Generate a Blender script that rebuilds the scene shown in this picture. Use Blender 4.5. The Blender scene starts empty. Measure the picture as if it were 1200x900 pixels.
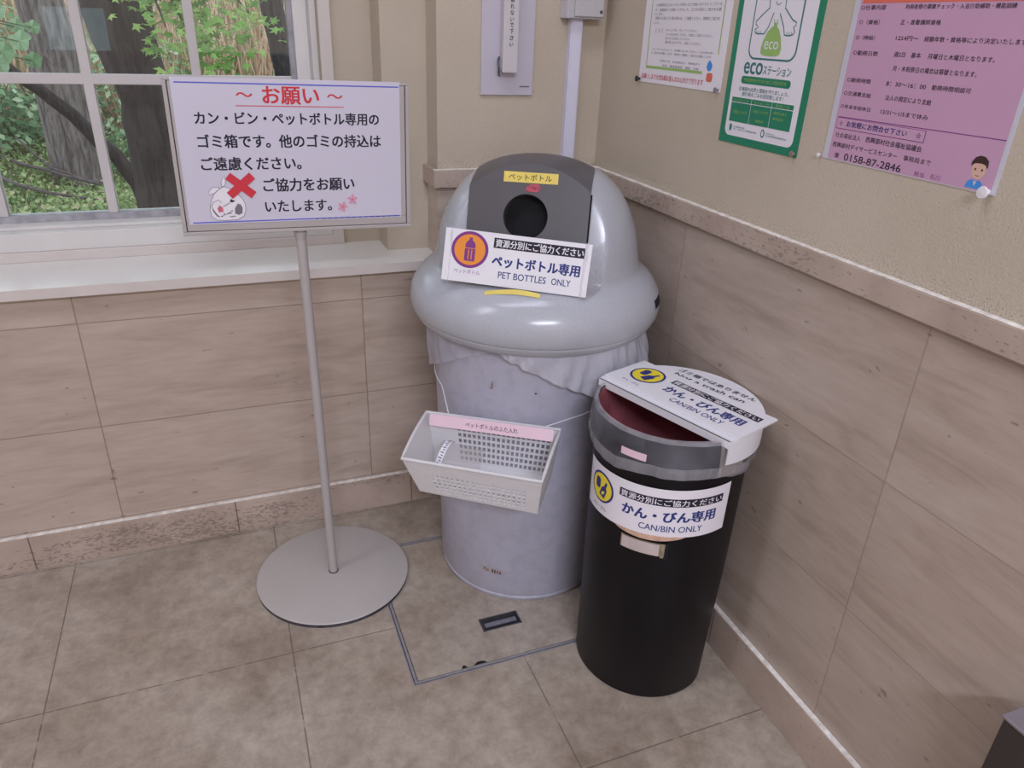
import bpy, math, random
from math import sin, cos, pi, radians, hypot, sqrt, atan2, tan
from mathutils import Vector, Matrix
from mathutils.geometry import tessellate_polygon

random.seed(7)
S = bpy.context.scene
COL = S.collection

# ------------------------------------------------------------------ camera
cam = bpy.data.cameras.new('camera')
cam.sensor_width = 36.0
cam.lens = 860.6 / 1200 * 36.0
cam.clip_start = 0.02
cam.clip_end = 200
cam_ob = bpy.data.objects.new('camera', cam)
COL.objects.link(cam_ob)
yaw, pitch, roll = radians(22.143), radians(25.857), radians(2.271)
fw = Vector((sin(yaw) * cos(pitch), cos(yaw) * cos(pitch), -sin(pitch)))
rt = Vector((cos(yaw), -sin(yaw), 0))
up = rt.cross(fw)
rt, up = cos(roll) * rt + sin(roll) * up, -sin(roll) * rt + cos(roll) * up
M = Matrix((rt, up, -fw)).transposed().to_4x4()
M.translation = Vector((0, 0, 1.2))
cam_ob.matrix_world = M
S.camera = cam_ob

# ------------------------------------------------------------------ world, lamps, exposure
W = bpy.data.worlds.new('overcast_sky')
S.world = W
W.use_nodes = True
wn = W.node_tree
bg = wn.nodes['Background']
bg.inputs['Color'].default_value = (0.84, 0.93, 1.0, 1)
bg.inputs['Strength'].default_value = 2.1


def area(name, loc, rot, sx, sy, power, color):
    l = bpy.data.lights.new(name, 'AREA')
    l.shape = 'RECTANGLE'
    l.size, l.size_y = sx, sy
    l.energy = power
    l.color = color
    o = bpy.data.objects.new(name, l)
    o.location = loc
    o.rotation_euler = rot
    COL.objects.link(o)
    return o


area('ceiling_lamp_or_fill', (-0.15, -1.75, 2.44), (0, 0, 0), 1.2, 0.30, 79, (0.925, 0.975, 1.17))
area('ceiling_lamp_or_fill', (0.05, 0.85, 2.44), (0, 0, 0), 1.2, 0.30, 7.5, (0.925, 0.975, 1.17))
area('ceiling_lamp_or_fill', (-1.70, 0.65, 2.44), (0, 0, 0), 1.2, 0.30, 12, (0.925, 0.975, 1.17))  # added fill from the left, lightens the pier and pilaster returns
S.view_settings.view_transform = 'Standard'
S.view_settings.look = 'None'
S.view_settings.gamma = 1.0
S.view_settings.exposure = 0.0
S.view_settings.use_curve_mapping = False


# ------------------------------------------------------------------ materials
def srgb(r, g, b):
    f = lambda c: (c / 255 / 12.92) if c <= 10 else ((c / 255 + 0.055) / 1.055) ** 2.4
    return (f(r), f(g), f(b), 1.0)


class NT:
    def __init__(self, name):
        self.m = bpy.data.materials.new(name)
        self.m.use_nodes = True
        self.t = self.m.node_tree
        self.b = self.t.nodes['Principled BSDF']
        self.out = self.t.nodes['Material Output']

    def n(self, typ, **kw):
        nd = self.t.nodes.new(typ)
        for k, v in kw.items():
            setattr(nd, k, v)
        return nd

    def l(self, a, b):
        self.t.links.new(a, b)

    def val(self, sock, v):
        if hasattr(v, 'is_linked') or isinstance(v, bpy.types.NodeSocket):
            self.l(v, sock)
        else:
            sock.default_value = v

    def math(self, op, a, b=None, c=None):
        nd = self.n('ShaderNodeMath', operation=op)
        self.val(nd.inputs[0], a)
        if b is not None:
            self.val(nd.inputs[1], b)
        if c is not None:
            self.val(nd.inputs[2], c)
        return nd.outputs[0]

    def coord(self):
        return self.n('ShaderNodeTexCoord').outputs['Object']

    def sep(self, v):
        nd = self.n('ShaderNodeSeparateXYZ')
        self.l(v, nd.inputs[0])
        return nd.outputs

    def scale(self, v, s):
        nd = self.n('ShaderNodeMapping')
        self.l(v, nd.inputs['Vector'])
        nd.inputs['Scale'].default_value = s
        return nd.outputs[0]

    def noise(self, v, sc, detail=4.0, rough=0.55, dist=0.0):
        nd = self.n('ShaderNodeTexNoise')
        self.l(v, nd.inputs['Vector'])
        nd.inputs['Scale'].default_value = sc
        nd.inputs['Detail'].default_value = detail
        nd.inputs['Roughness'].default_value = rough
        nd.inputs['Distortion'].default_value = dist
        return nd.outputs['Fac']

    def ramp(self, f, stops):
        nd = self.n('ShaderNodeValToRGB')
        self.l(f, nd.inputs[0])
        e = nd.color_ramp.elements
        while len(e) < len(stops):
            e.new(0.5)
        for el, (p, c) in zip(e, stops):
            el.position = p
            el.color = c if len(c) == 4 else (*c, 1)
        return nd.outputs[0]

    def mix(self, f, a, b, mode='MIX'):
        nd = self.n('ShaderNodeMix', data_type='RGBA', blend_type=mode)
        self.val(nd.inputs['Factor'], f)
        self.val(nd.inputs['A'], a)
        self.val(nd.inputs['B'], b)
        return nd.outputs['Result']

    def bump(self, h, strength=0.3, dist=0.002):
        nd = self.n('ShaderNodeBump')
        self.l(h, nd.inputs['Height'])
        nd.inputs['Strength'].default_value = strength
        nd.inputs['Distance'].default_value = dist
        self.l(nd.outputs[0], self.b.inputs['Normal'])

    def base(self, c):
        self.val(self.b.inputs['Base Color'], c)

    def rough(self, r):
        self.val(self.b.inputs['Roughness'], r)


def plain(name, c, rough=0.5, var=0.06, sc=12.0, metal=0.0, bump=0.0, spec=0.5):
    k = NT(name)
    co = k.coord()
    f = k.noise(co, sc, 5)
    d = tuple(max(0, x * (1 - var)) for x in c[:3]) + (1,)
    e = tuple(min(1, x * (1 + var)) for x in c[:3]) + (1,)
    k.base(k.ramp(f, [(0.3, d), (0.7, e)]))
    k.rough(rough)
    k.b.inputs['Metallic'].default_value = metal
    k.b.inputs['Specular IOR Level'].default_value = 0.22 if name.endswith('_ink') else spec
    if bump:
        k.bump(k.noise(co, sc * 12, 3), bump, 0.001)
    return k.m


def lines(k, s, x0, p, w):
    """1 on joint lines at x0 + n*p, width w"""
    d = k.math('PINGPONG', k.math('ADD', s, -x0 + 40 * p), p / 2 + 0.0)
    # pingpong with scale p/2 gives the distance to the nearest multiple of p
    return k.math('LESS_THAN', d, w / 2)


def m_tile(name, axis, x0, p, tone=1.0, joint=0.65):
    k = NT(name)
    co = k.coord()
    s = k.sep(co)
    a = s[axis]
    z = s['Z']
    if axis == 'X':
        v = k.scale(co, (1.6, 1.6, 9.0))
    else:
        v = k.scale(co, (1.6, 1.6, 9.0))
    # per-tile offset so that veins break at the joints
    ix = k.math('FLOOR', k.math('DIVIDE', k.math('ADD', a, -x0), p))
    iz = k.math('FLOOR', k.math('DIVIDE', k.math('ADD', z, -0.10), 0.25))
    wn_ = k.n('ShaderNodeTexWhiteNoise', noise_dimensions='2D')
    cb = k.n('ShaderNodeCombineXYZ')
    k.l(ix, cb.inputs[0])
    k.l(iz, cb.inputs[1])
    k.l(cb.outputs[0], wn_.inputs['Vector'])
    add = k.n('ShaderNodeVectorMath', operation='ADD')
    k.l(v, add.inputs[0])
    sc = k.n('ShaderNodeVectorMath', operation='SCALE')
    k.l(wn_.outputs['Color'], sc.inputs[0])
    sc.inputs['Scale'].default_value = 9.0
    k.l(sc.outputs[0], add.inputs[1])
    f1 = k.noise(add.outputs[0], 2.2, 7, 0.6, 0.8)
    f2 = k.noise(add.outputs[0], 9.0, 5, 0.65)
    t = lambda c: (c[0] * tone, c[1] * tone, c[2] * tone, 1)
    c1 = k.ramp(f1, [(0.28, t((0.435, 0.345, 0.285))), (0.5, t((0.535, 0.435, 0.365))), (0.72, t((0.585, 0.49, 0.42)))])
    c2 = k.ramp(f2, [(0.3, (0.86, 0.84, 0.83, 1)), (0.6, (1, 1, 1, 1)), (0.8, (1.0, 1.0, 1.0, 1))])
    c = k.mix(0.7, c1, c2, 'MULTIPLY')
    tv = k.ramp(wn_.outputs['Value'], [(0, (0.94, 0.93, 0.92, 1)), (1, (1, 1, 1, 1))])
    c = k.mix(1.0, c, tv, 'MULTIPLY')
    # small pits
    pits = k.ramp(k.noise(k.scale(co, (30, 30, 60)), 1.0, 2), [(0.24, (0.35, 0.3, 0.27, 1)), (0.28, (1, 1, 1, 1))])
    c = k.mix(0.6, c, pits, 'MULTIPLY')
    ja = lines(k, a, x0, p, 0.0026)
    jz = lines(k, z, 0.10, 0.25, 0.0022)
    j = k.math('MAXIMUM', ja, jz)
    c = k.mix(k.math('MULTIPLY', j, joint), c, (0.20, 0.14, 0.11, 1))
    k.base(c)
    k.rough(0.34)
    k.bump(k.math('MULTIPLY', j, -1.0), 0.5, 0.001)
    return k.m


def m_travertine(name, axis, x0, p, holes=0.5):
    k = NT(name)
    co = k.coord()
    s = k.sep(co)
    v = k.scale(co, (48, 48, 130))
    f = k.noise(v, 1.6, 4, 0.7, 0.5)
    f1 = k.noise(co, 7.0, 5)
    c = k.ramp(f1, [(0.3, (0.40, 0.31, 0.255, 1)), (0.7, (0.56, 0.45, 0.38, 1))])
    # areas where the stone is pitted
    area_ = k.noise(k.scale(co, (3, 3, 14)), 1.3, 2)
    th = k.math('MULTIPLY', k.math('SUBTRACT', area_, 0.40), holes)
    pit = k.math('LESS_THAN', f, k.math('ADD', 0.335, th))
    c = k.mix(k.math('MULTIPLY', pit, 0.48), c, (0.13, 0.095, 0.075, 1))
    j = lines(k, s[axis], x0, p, 0.003)
    c = k.mix(k.math('MULTIPLY', j, 0.8), c, (0.12, 0.085, 0.07, 1))
    k.base(c)
    k.rough(0.5)
    k.bump(k.math('MULTIPLY', pit, -1.0), 0.6, 0.002)
    return k.m


def m_plaster():
    k = NT('sand_plaster')
    co = k.coord()
    f = k.noise(co, 3.0, 4)
    c = k.ramp(f, [(0.3, (0.530, 0.455, 0.360, 1)), (0.7, (0.595, 0.520, 0.420, 1))])
    # grime speckle just above the dado rail
    s = k.sep(co)
    near = k.n('ShaderNodeMapRange')
    k.l(s['Z'], near.inputs[0])
    near.inputs[1].default_value = 0.885
    near.inputs[2].default_value = 0.930
    near.inputs[3].default_value = 0.17
    near.inputs[4].default_value = 0.0
    sp = k.noise(co, 380, 3)
    m = k.math('MULTIPLY', k.math('GREATER_THAN', k.math('ADD', sp, near.outputs[0]), 0.66), k.math('GREATER_THAN', s['X'], 0.479))
    c = k.mix(k.math('MULTIPLY', m, 0.45), c, (0.16, 0.13, 0.10, 1))
    k.base(c)
    k.rough(0.85)
    k.bump(k.noise(co, 240, 3, 0.6), 0.32, 0.003)
    return k.m


def m_floor(name='vinyl_floor', joints=True):
    k = NT(name)
    co = k.coord()
    s = k.sep(co)
    f1 = k.noise(co, 4.6, 8, 0.66, 0.15)
    f2 = k.noise(co, 30.0, 8, 0.78, 0.1)
    f3 = k.noise(co, 1.7, 3)
    c = k.ramp(f1, [(0.28, (0.275, 0.222, 0.176, 1)), (0.5, (0.410, 0.350, 0.292, 1)), (0.74, (0.515, 0.455, 0.392, 1))])
    c2 = k.ramp(f2, [(0.36, (0.72, 0.70, 0.675, 1)), (0.60, (1.08, 1.08, 1.07, 1))])
    c = k.mix(0.8, c, c2, 'MULTIPLY')
    c3 = k.ramp(f3, [(0.35, (0.88, 0.83, 0.79, 1)), (0.6, (1, 1, 1, 1))])
    c = k.mix(0.7, c, c3, 'MULTIPLY')
    # worn white scuffs
    sc = k.ramp(k.noise(co, 9.0, 8, 0.75), [(0.70, (0, 0, 0, 1)), (0.76, (1, 1, 1, 1))])
    sep_ = k.n('ShaderNodeSeparateColor')
    k.l(sc, sep_.inputs[0])
    c = k.mix(k.math('MULTIPLY', sep_.outputs[0], 0.45), c, (0.62, 0.60, 0.60, 1))
    if joints:
        br = k.math('GREATER_THAN', k.noise(co, 26, 3), 0.40)
        j = k.math('MAXIMUM', lines(k, s['X'], 0.0225, 0.457, 0.0026), lines(k, s['Y'], 1.219, 0.4515, 0.0026))
        j = k.math('MULTIPLY', j, k.math('ADD', k.math('MULTIPLY', br, 0.5), 0.25))
        c = k.mix(j, c, (0.10, 0.08, 0.065, 1))
    k.base(c)
    k.rough(k.ramp(f2, [(0.3, (0.32,) * 3), (0.7, (0.46,) * 3)]))
    k.bump(f2, 0.12, 0.002)
    return k.m


def m_glass():
    k = NT('window_glass')
    tr = k.n('ShaderNodeBsdfTransparent')
    tr.inputs[0].default_value = (0.96, 0.98, 0.97, 1)
    gl = k.n('ShaderNodeBsdfGlossy')
    gl.inputs['Roughness'].default_value = 0.01
    fr = k.n('ShaderNodeFresnel')
    fr.inputs['IOR'].default_value = 1.5
    mx = k.n('ShaderNodeMixShader')
    k.l(fr.outputs[0], mx.inputs[0])
    k.l(tr.outputs[0], mx.inputs[1])
    k.l(gl.outputs[0], mx.inputs[2])
    k.l(mx.outputs[0], k.out.inputs[0])
    return k.m


def m_film(name, color, clear=0.6, rough=0.25, sc=9.0, var=0.2, trans=0.35):
    """thin plastic film: part clear, part milky, glossy"""
    k = NT(name)
    co = k.coord()
    tr = k.n('ShaderNodeBsdfTransparent')
    k.base(color)
    k.rough(rough)
    f = k.noise(k.scale(co, (1, 1, 0.5)), sc, 4, 0.6, 1.2)
    fac = k.math('ADD', 1.0 - clear, k.math('MULTIPLY', k.math('SUBTRACT', f, 0.5), var * 2))
    k.bump(k.noise(co, sc * 2.2, 3, 0.6, 1.5), 0.5, 0.006)
    tl = k.n('ShaderNodeBsdfTranslucent')
    tl.inputs[0].default_value = color
    md = k.n('ShaderNodeMixShader')
    md.inputs[0].default_value = trans
    k.l(k.b.outputs[0], md.inputs[1])
    k.l(tl.outputs[0], md.inputs[2])
    mx = k.n('ShaderNodeMixShader')
    k.l(fac, mx.inputs[0])
    k.l(tr.outputs[0], mx.inputs[1])
    k.l(md.outputs[0], mx.inputs[2])
    k.l(mx.outputs[0], k.out.inputs[0])
    return k.m


def m_speckle(name, c, c2, rough, sc=220.0):
    k = NT(name)
    co = k.coord()
    f = k.noise(co, sc, 2)
    g = k.noise(co, 5, 5)
    a = k.ramp(f, [(0.35, c2), (0.55, c)])
    d = k.ramp(g, [(0.25, (0.90, 0.90, 0.90, 1)), (0.65, (1, 1, 1, 1))])
    k.base(k.mix(1.0, a, d, 'MULTIPLY'))
    k.rough(rough)
    return k.m


def m_bark(name, c1, c2, sc=14.0):
    k = NT(name)
    co = k.coord()
    f = k.noise(k.scale(co, (1, 1, 0.16)), sc * 2.2, 6, 0.7, 0.5)
    k.base(k.ramp(f, [(0.35, c1), (0.62, c2)]))
    k.rough(0.9)
    k.bump(f, 0.9, 0.03)
    return k.m


def m_leaf(name, stops, sc=3.0):
    k = NT(name)
    co = k.coord()
    g = k.n('ShaderNodeNewGeometry')
    k.base(k.ramp(g.outputs['Random Per Island'], stops))
    k.rough(0.6)
    k.b.inputs['Subsurface Weight'].default_value = 0.0
    tl = k.n('ShaderNodeBsdfTranslucent')
    k.l(k.b.inputs['Base Color'].links[0].from_socket, tl.inputs[0])
    mx = k.n('ShaderNodeMixShader')
    mx.inputs[0].default_value = 0.35
    k.l(k.b.outputs[0], mx.inputs[1])
    k.l(tl.outputs[0], mx.inputs[2])
    k.l(mx.outputs[0], k.out.inputs[0])
    return k.m


MAT = {}
MAT['tile_back'] = m_tile('travertine_tile_back', 'X', -0.3165, 0.606)
MAT['tile_right'] = m_tile('travertine_tile_right', 'Y', 0.6635, 0.600, 0.92, 0.38)  # same tile, darkened to paint in the shade on this wall
MAT['trav_back'] = m_travertine('travertine_skirting_back', 'X', -0.061, 0.455, 0.6)
MAT['trav_right'] = m_travertine('travertine_skirting_right', 'Y', 0.05, 0.9, 0.15)
MAT['rail'] = m_travertine('travertine_rail', 'Y', -0.3, 3.0, 0.5)
MAT['chip'] = plain('chipped_white_edge', (0.82, 0.76, 0.70, 1), 0.7, 0.25, 60)
MAT['plaster'] = m_plaster()
MAT['floor'] = m_floor()
MAT['hatch_floor'] = m_floor('vinyl_floor_hatch', False)
MAT['ceiling'] = plain('ceiling_board', (0.72, 0.70, 0.68, 1), 0.9)
MAT['casing'] = plain('cream_paint', (0.70, 0.675, 0.655, 1), 0.45, 0.05, 6)
MAT['sash'] = plain('white_window_vinyl', (0.74, 0.71, 0.69, 1), 0.4, 0.04, 8)
MAT['muntin'] = plain('grey_white_bar', (0.60, 0.565, 0.56, 1), 0.5, 0.04, 8)
MAT['seal'] = plain('grey_window_seal', (0.38, 0.37, 0.40, 1), 0.6, 0.25, 40)
MAT['sill'] = plain('sill_paint', (0.80, 0.775, 0.735, 1), 0.22, 0.04, 5)
MAT['sill_edge'] = plain('sill_edge_paint', (0.66, 0.60, 0.565, 1), 0.4, 0.05, 9)
MAT['glass'] = m_glass()
MAT['white'] = plain('white_paper', (0.83, 0.80, 0.86, 1), 0.35, 0.02, 5)
MAT['white_gloss'] = plain('white_sign_sheet', (0.63, 0.615, 0.72, 1), 0.12, 0.02, 4)
MAT['white_board'] = plain('white_board', (0.80, 0.79, 0.83, 1), 0.4, 0.03, 9)
MAT['old_white'] = plain('aged_white_plastic', (0.74, 0.71, 0.68, 1), 0.5, 0.05, 12)
MAT['black'] = plain('black_ink', (0.025, 0.022, 0.04, 1), 0.5, 0.05, 5)
MAT['navy'] = plain('navy_ink', (0.035, 0.045, 0.21, 1), 0.5, 0.05, 5)
MAT['red'] = plain('red_ink', (0.62, 0.045, 0.065, 1), 0.5, 0.05, 5)
MAT['pale_red'] = plain('pale_red_ink', (0.62, 0.15, 0.21, 1), 0.5, 0.05, 5)
MAT['red_paint'] = plain('faded_red_paint', (0.46, 0.07, 0.11, 1), 0.6, 0.3, 150)
MAT['blue_line'] = plain('blue_line_ink', (0.13, 0.14, 0.62, 1), 0.5, 0.05, 5)
MAT['purple'] = plain('purple_ink', (0.23, 0.05, 0.24, 1), 0.5, 0.05, 5)
MAT['orange'] = plain('orange_ink', (0.83, 0.30, 0.05, 1), 0.5, 0.04, 5)
MAT['yellow'] = plain('yellow_ink', (0.86, 0.70, 0.05, 1), 0.5, 0.04, 5)
MAT['yellow_tape'] = plain('yellow_sticker', (0.78, 0.62, 0.13, 1), 0.45, 0.06, 20)
MAT['grey_ink'] = plain('grey_ink', (0.20, 0.19, 0.24, 1), 0.5, 0.05, 5)
MAT['pink_ink'] = plain('pink_ink', (0.72, 0.33, 0.46, 1), 0.5, 0.1, 90)
MAT['pink_paper'] = plain('pink_paper', (0.585, 0.345, 0.50, 1), 0.4, 0.04, 3)
MAT['laminate'] = plain('laminate_film', (0.62, 0.60, 0.68, 1), 0.15, 0.04, 3)
MAT['pink_label'] = plain('pink_label', (0.80, 0.58, 0.66, 1), 0.4, 0.03, 8)
MAT['green_board'] = plain('green_ink', (0.028, 0.24, 0.135, 1), 0.4, 0.08, 6)
MAT['teal_ink'] = plain('teal_ink', (0.05, 0.20, 0.21, 1), 0.5, 0.05, 6)
MAT['lime'] = plain('lime_ink', (0.32, 0.52, 0.16, 1), 0.5, 0.06, 9)
MAT['olive'] = plain('olive_ink', (0.45, 0.52, 0.22, 1), 0.5, 0.06, 9)
MAT['blue'] = plain('bright_blue_ink', (0.07, 0.30, 0.75, 1), 0.5, 0.05, 9)
MAT['coral'] = plain('coral_ink', (0.72, 0.17, 0.12, 1), 0.5, 0.05, 9)
MAT['skin'] = plain('skin_ink', (0.70, 0.45, 0.36, 1), 0.5, 0.04, 9)
MAT['hair'] = plain('brown_ink', (0.06, 0.03, 0.03, 1), 0.5, 0.04, 9)
MAT['stand_metal'] = plain('grey_stand_paint', (0.445, 0.41, 0.40, 1), 0.42, 0.03, 9)
MAT['disc_metal'] = plain('greige_disc_paint', (0.47, 0.435, 0.415, 1), 0.4, 0.03, 7)
MAT['dark_edge'] = plain('worn_dark_edge', (0.06, 0.055, 0.065, 1), 0.7, 0.6, 60)
MAT['lid'] = m_speckle('speckled_grey_lid', (0.47, 0.485, 0.53, 1), (0.435, 0.45, 0.495, 1), 0.2, 320)
MAT['bin'] = m_speckle('blue_grey_bin', (0.48, 0.475, 0.57, 1), (0.44, 0.435, 0.525, 1), 0.38, 40)
MAT['flap'] = plain('dark_grey_flap', (0.098, 0.092, 0.100, 1), 0.38, 0.06, 12)
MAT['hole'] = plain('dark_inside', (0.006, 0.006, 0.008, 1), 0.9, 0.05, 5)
MAT['can'] = plain('black_painted_steel', (0.006, 0.005, 0.007, 1), 0.40, 0.12, 6, 0.0, 0.0, 0.22)
MAT['maroon'] = plain('maroon_inner', (0.40, 0.065, 0.09, 1), 0.4, 0.3, 14)
MAT['worn_paper'] = plain('worn_label_paper', (0.44, 0.39, 0.41, 1), 0.7, 0.25, 120)
MAT['worn_ink'] = plain('worn_brown_ink', (0.15, 0.11, 0.11, 1), 0.6, 0.3, 120)
MAT['scuff'] = plain('brown_scuff', (0.27, 0.20, 0.18, 1), 0.7, 0.3, 120)
MAT['plate'] = plain('aluminium_plate', (0.62, 0.53, 0.52, 1), 0.3, 0.1, 30, 0.2)
MAT['brass'] = plain('aged_brass', (0.42, 0.36, 0.25, 1), 0.35, 0.2, 40, 0.6)
MAT['peel'] = plain('peeled_paper', (0.62, 0.40, 0.29, 1), 0.8, 0.2, 60)
MAT['basket'] = m_film('milky_basket_plastic', (0.90, 0.89, 0.90, 1), 0.08, 0.35, 6, 0.04, 0.28)
MAT['film'] = m_film('milky_film', (0.80, 0.80, 0.90, 1), 0.46, 0.2, 9, 0.25)
MAT['film_white'] = m_film('white_film', (0.82, 0.82, 0.90, 1), 0.18, 0.22, 8, 0.2)
MAT['film_clear'] = m_film('clear_film', (0.66, 0.66, 0.76, 1), 0.80, 0.12, 14, 0.2)
MAT['film_hem'] = m_film('hem_film', (0.74, 0.73, 0.80, 1), 0.55, 0.14, 16, 0.25)
MAT['film_inner'] = m_film('clear_inner_film', (0.74, 0.66, 0.70, 1), 0.86, 0.10, 12, 0.08)
MAT['tape'] = m_film('clear_bubble_film', (0.80, 0.80, 0.86, 1), 0.66, 0.10, 90, 0.3)
MAT['cup'] = m_film('clear_cup', (0.72, 0.68, 0.68, 1), 0.74, 0.1, 10, 0.1)
MAT['tape_strip'] = m_film('yellowed_tape', (0.62, 0.58, 0.54, 1), 0.45, 0.2, 12, 0.1)
MAT['string'] = plain('white_string', (0.80, 0.78, 0.82, 1), 0.6)
MAT['phone'] = plain('grey_white_plate', (0.575, 0.54, 0.62, 1), 0.4, 0.02, 6)
MAT['phone_bar'] = plain('off_white_plastic', (0.63, 0.59, 0.62, 1), 0.4, 0.03, 6)
MAT['box'] = plain('grey_box_plastic', (0.52, 0.50, 0.52, 1), 0.45, 0.03, 8)
MAT['box_side'] = plain('pale_box_plastic', (0.66, 0.64, 0.70, 1), 0.4, 0.03, 8)
MAT['conduit'] = plain('white_conduit', (0.72, 0.71, 0.84, 1), 0.3, 0.02, 8)
MAT['screw'] = plain('screw_steel', (0.13, 0.12, 0.14, 1), 0.4, 0.1, 80, 0.5)
MAT['pin_black'] = plain('black_pin', (0.02, 0.02, 0.025, 1), 0.35)
MAT['pin_grey'] = plain('grey_pin', (0.22, 0.20, 0.22, 1), 0.35)
MAT['pin_brown'] = plain('brown_pin', (0.24, 0.19, 0.16, 1), 0.4)
MAT['pin_white'] = plain('white_pin', (0.80, 0.78, 0.82, 1), 0.3)
MAT['alu'] = plain('hatch_aluminium', (0.36, 0.345, 0.365, 1), 0.35, 0.15, 50, 0.4)
MAT['alu_dark'] = plain('hatch_groove', (0.05, 0.05, 0.075, 1), 0.6, 0.4, 60)
MAT['handle_dark'] = plain('handle_dark_metal', (0.085, 0.082, 0.095, 1), 0.4, 0.2, 50, 0.3)
MAT['handle_bar'] = plain('handle_grey_metal', (0.23, 0.23, 0.27, 1), 0.35, 0.12, 50, 0.3)
MAT['cabinet'] = plain('dark_brown_laminate', (0.040, 0.030, 0.028, 1), 0.45, 0.1, 9)
MAT['cabinet_edge'] = plain('grey_metal_edge', (0.30, 0.27, 0.31, 1), 0.35, 0.1, 20, 0.4)


# ------------------------------------------------------------------ mesh helpers
def link(o, parent=None):
    COL.objects.link(o)
    if parent is not None:
        o.parent = parent
    return o


def tag(o, label=None, cat=None, group=None, kind=None):
    if label:
        o['label'] = label
    if cat:
        o['category'] = cat
    if group:
        o['group'] = group
    if kind:
        o['kind'] = kind
    return o


def empty(name, loc, label, cat, group=None):
    o = bpy.data.objects.new(name, None)
    o.empty_display_size = 0.05
    o.location = loc
    COL.objects.link(o)
    return tag(o, label, cat, group)


class MB:
    def __init__(self):
        self.v, self.f, self.m = [], [], []

    def add(self, vs, fs, mi=0):
        b = len(self.v)
        self.v += [tuple(p) for p in vs]
        for f in fs:
            self.f.append(tuple(b + i for i in f))
            self.m.append(mi)

    def box(self, a, c, mi=0, mis=None):
        (x0, y0, z0), (x1, y1, z1) = a, c
        vs = [(x0, y0, z0), (x1, y0, z0), (x1, y1, z0), (x0, y1, z0), (x0, y0, z1), (x1, y0, z1), (x1, y1, z1), (x0, y1, z1)]
        fs = [(0, 3, 2, 1), (4, 5, 6, 7), (0, 1, 5, 4), (1, 2, 6, 5), (2, 3, 7, 6), (3, 0, 4, 7)]
        b = len(self.v)
        self.v += vs
        for i, f in enumerate(fs):           # order: bottom, top, -y, +x, +y, -x
            self.f.append(tuple(b + j for j in f))
            self.m.append(mis[i] if mis else mi)

    def hexa(self, p, mi=0):
        """8 corners: 4 of one side, 4 of the other, same order"""
        self.add(p, [(0, 3, 2, 1), (4, 5, 6, 7), (0, 1, 5, 4), (1, 2, 6, 5), (2, 3, 7, 6), (3, 0, 4, 7)], mi)

    def grid(self, rows, closed=False, mi=0):
        n = len(rows[0])
        vs = [p for r in rows for p in r]
        fs = []
        for i in range(len(rows) - 1):
            for j in range(n if closed else n - 1):
                k = (j + 1) % n
                fs.append((i * n + j, i * n + k, (i + 1) * n + k, (i + 1) * n + j))
        self.add(vs, fs, mi)

    def lathe(self, prof, c=(0, 0), n=96, mi=0, cap0=False, cap1=False):
        rows = [[(c[0] + r * cos(2 * pi * j / n), c[1] + r * sin(2 * pi * j / n), z) for j in range(n)] for z, r in prof]
        b = len(self.v)
        self.grid(rows, True, mi)
        if cap0:
            self.f.append(tuple(b + n - 1 - j for j in range(n)))
            self.m.append(mi)
        if cap1:
            k = b + (len(prof) - 1) * n
            self.f.append(tuple(k + j for j in range(n)))
            self.m.append(mi)

    def tube(self, pts, r, n=8, mi=0, cap=True):
        pts = [Vector(p) for p in pts]
        rs = r if isinstance(r, (list, tuple)) else [r] * len(pts)
        rows = []
        ref = None
        for i, p in enumerate(pts):
            t = (pts[min(i + 1, len(pts) - 1)] - pts[max(i - 1, 0)]).normalized()
            if ref is None:
                ref = Vector((0, 0, 1)) if abs(t.z) < 0.9 else Vector((1, 0, 0))
            a = (ref - t * ref.dot(t)).normalized()
            ref = a
            bb = t.cross(a)
            rows.append([p + (a * cos(2 * pi * j / n) + bb * sin(2 * pi * j / n)) * rs[i] for j in range(n)])
        b = len(self.v)
        self.grid(rows, True, mi)
        if cap:
            self.f.append(tuple(b + n - 1 - j for j in range(n)))
            self.m.append(mi)
            k = b + (len(rows) - 1) * n
            self.f.append(tuple(k + j for j in range(n)))
            self.m.append(mi)

    def build(self, name, mats, parent=None, smooth=None, bevel=0.0, solid=0.0, origin=None):
        me = bpy.data.meshes.new(name)
        off = Vector((0, 0, 0))
        if parent is not None:
            q = parent
            while q is not None:
                off = off + q.location
                q = q.parent
        if origin is not None:
            org = Vector(origin)
        else:
            org = off
        me.from_pydata([tuple(Vector(p) - org) for p in self.v], [], self.f)
        for mt in (mats if isinstance(mats, (list, tuple)) else [mats]):
            me.materials.append(MAT[mt] if isinstance(mt, str) else mt)
        me.polygons.foreach_set('material_index', self.m)
        if smooth:
            me.shade_smooth()
            me.set_sharp_from_angle(angle=radians(smooth))
        me.update()
        o = bpy.data.objects.new(name, me)
        if origin is not None:
            o.location = org - off
        if bevel:
            bm = o.modifiers.new('bevel', 'BEVEL')
            bm.width = bevel
            bm.segments = 3
            bm.limit_method = 'ANGLE'
            bm.angle_limit = radians(40)
        if solid:
            sm = o.modifiers.new('thickness', 'SOLIDIFY')
            sm.thickness = solid
            sm.offset = 0
        return link(o, parent)


# ------------------------------------------------------------------ lettering and print
_fc = bpy.data.curves.new('lettering', 'FONT')
_fc.resolution_u = 3
_fo = bpy.data.objects.new('lettering', _fc)
COL.objects.link(_fo)
_cache = {}


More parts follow.
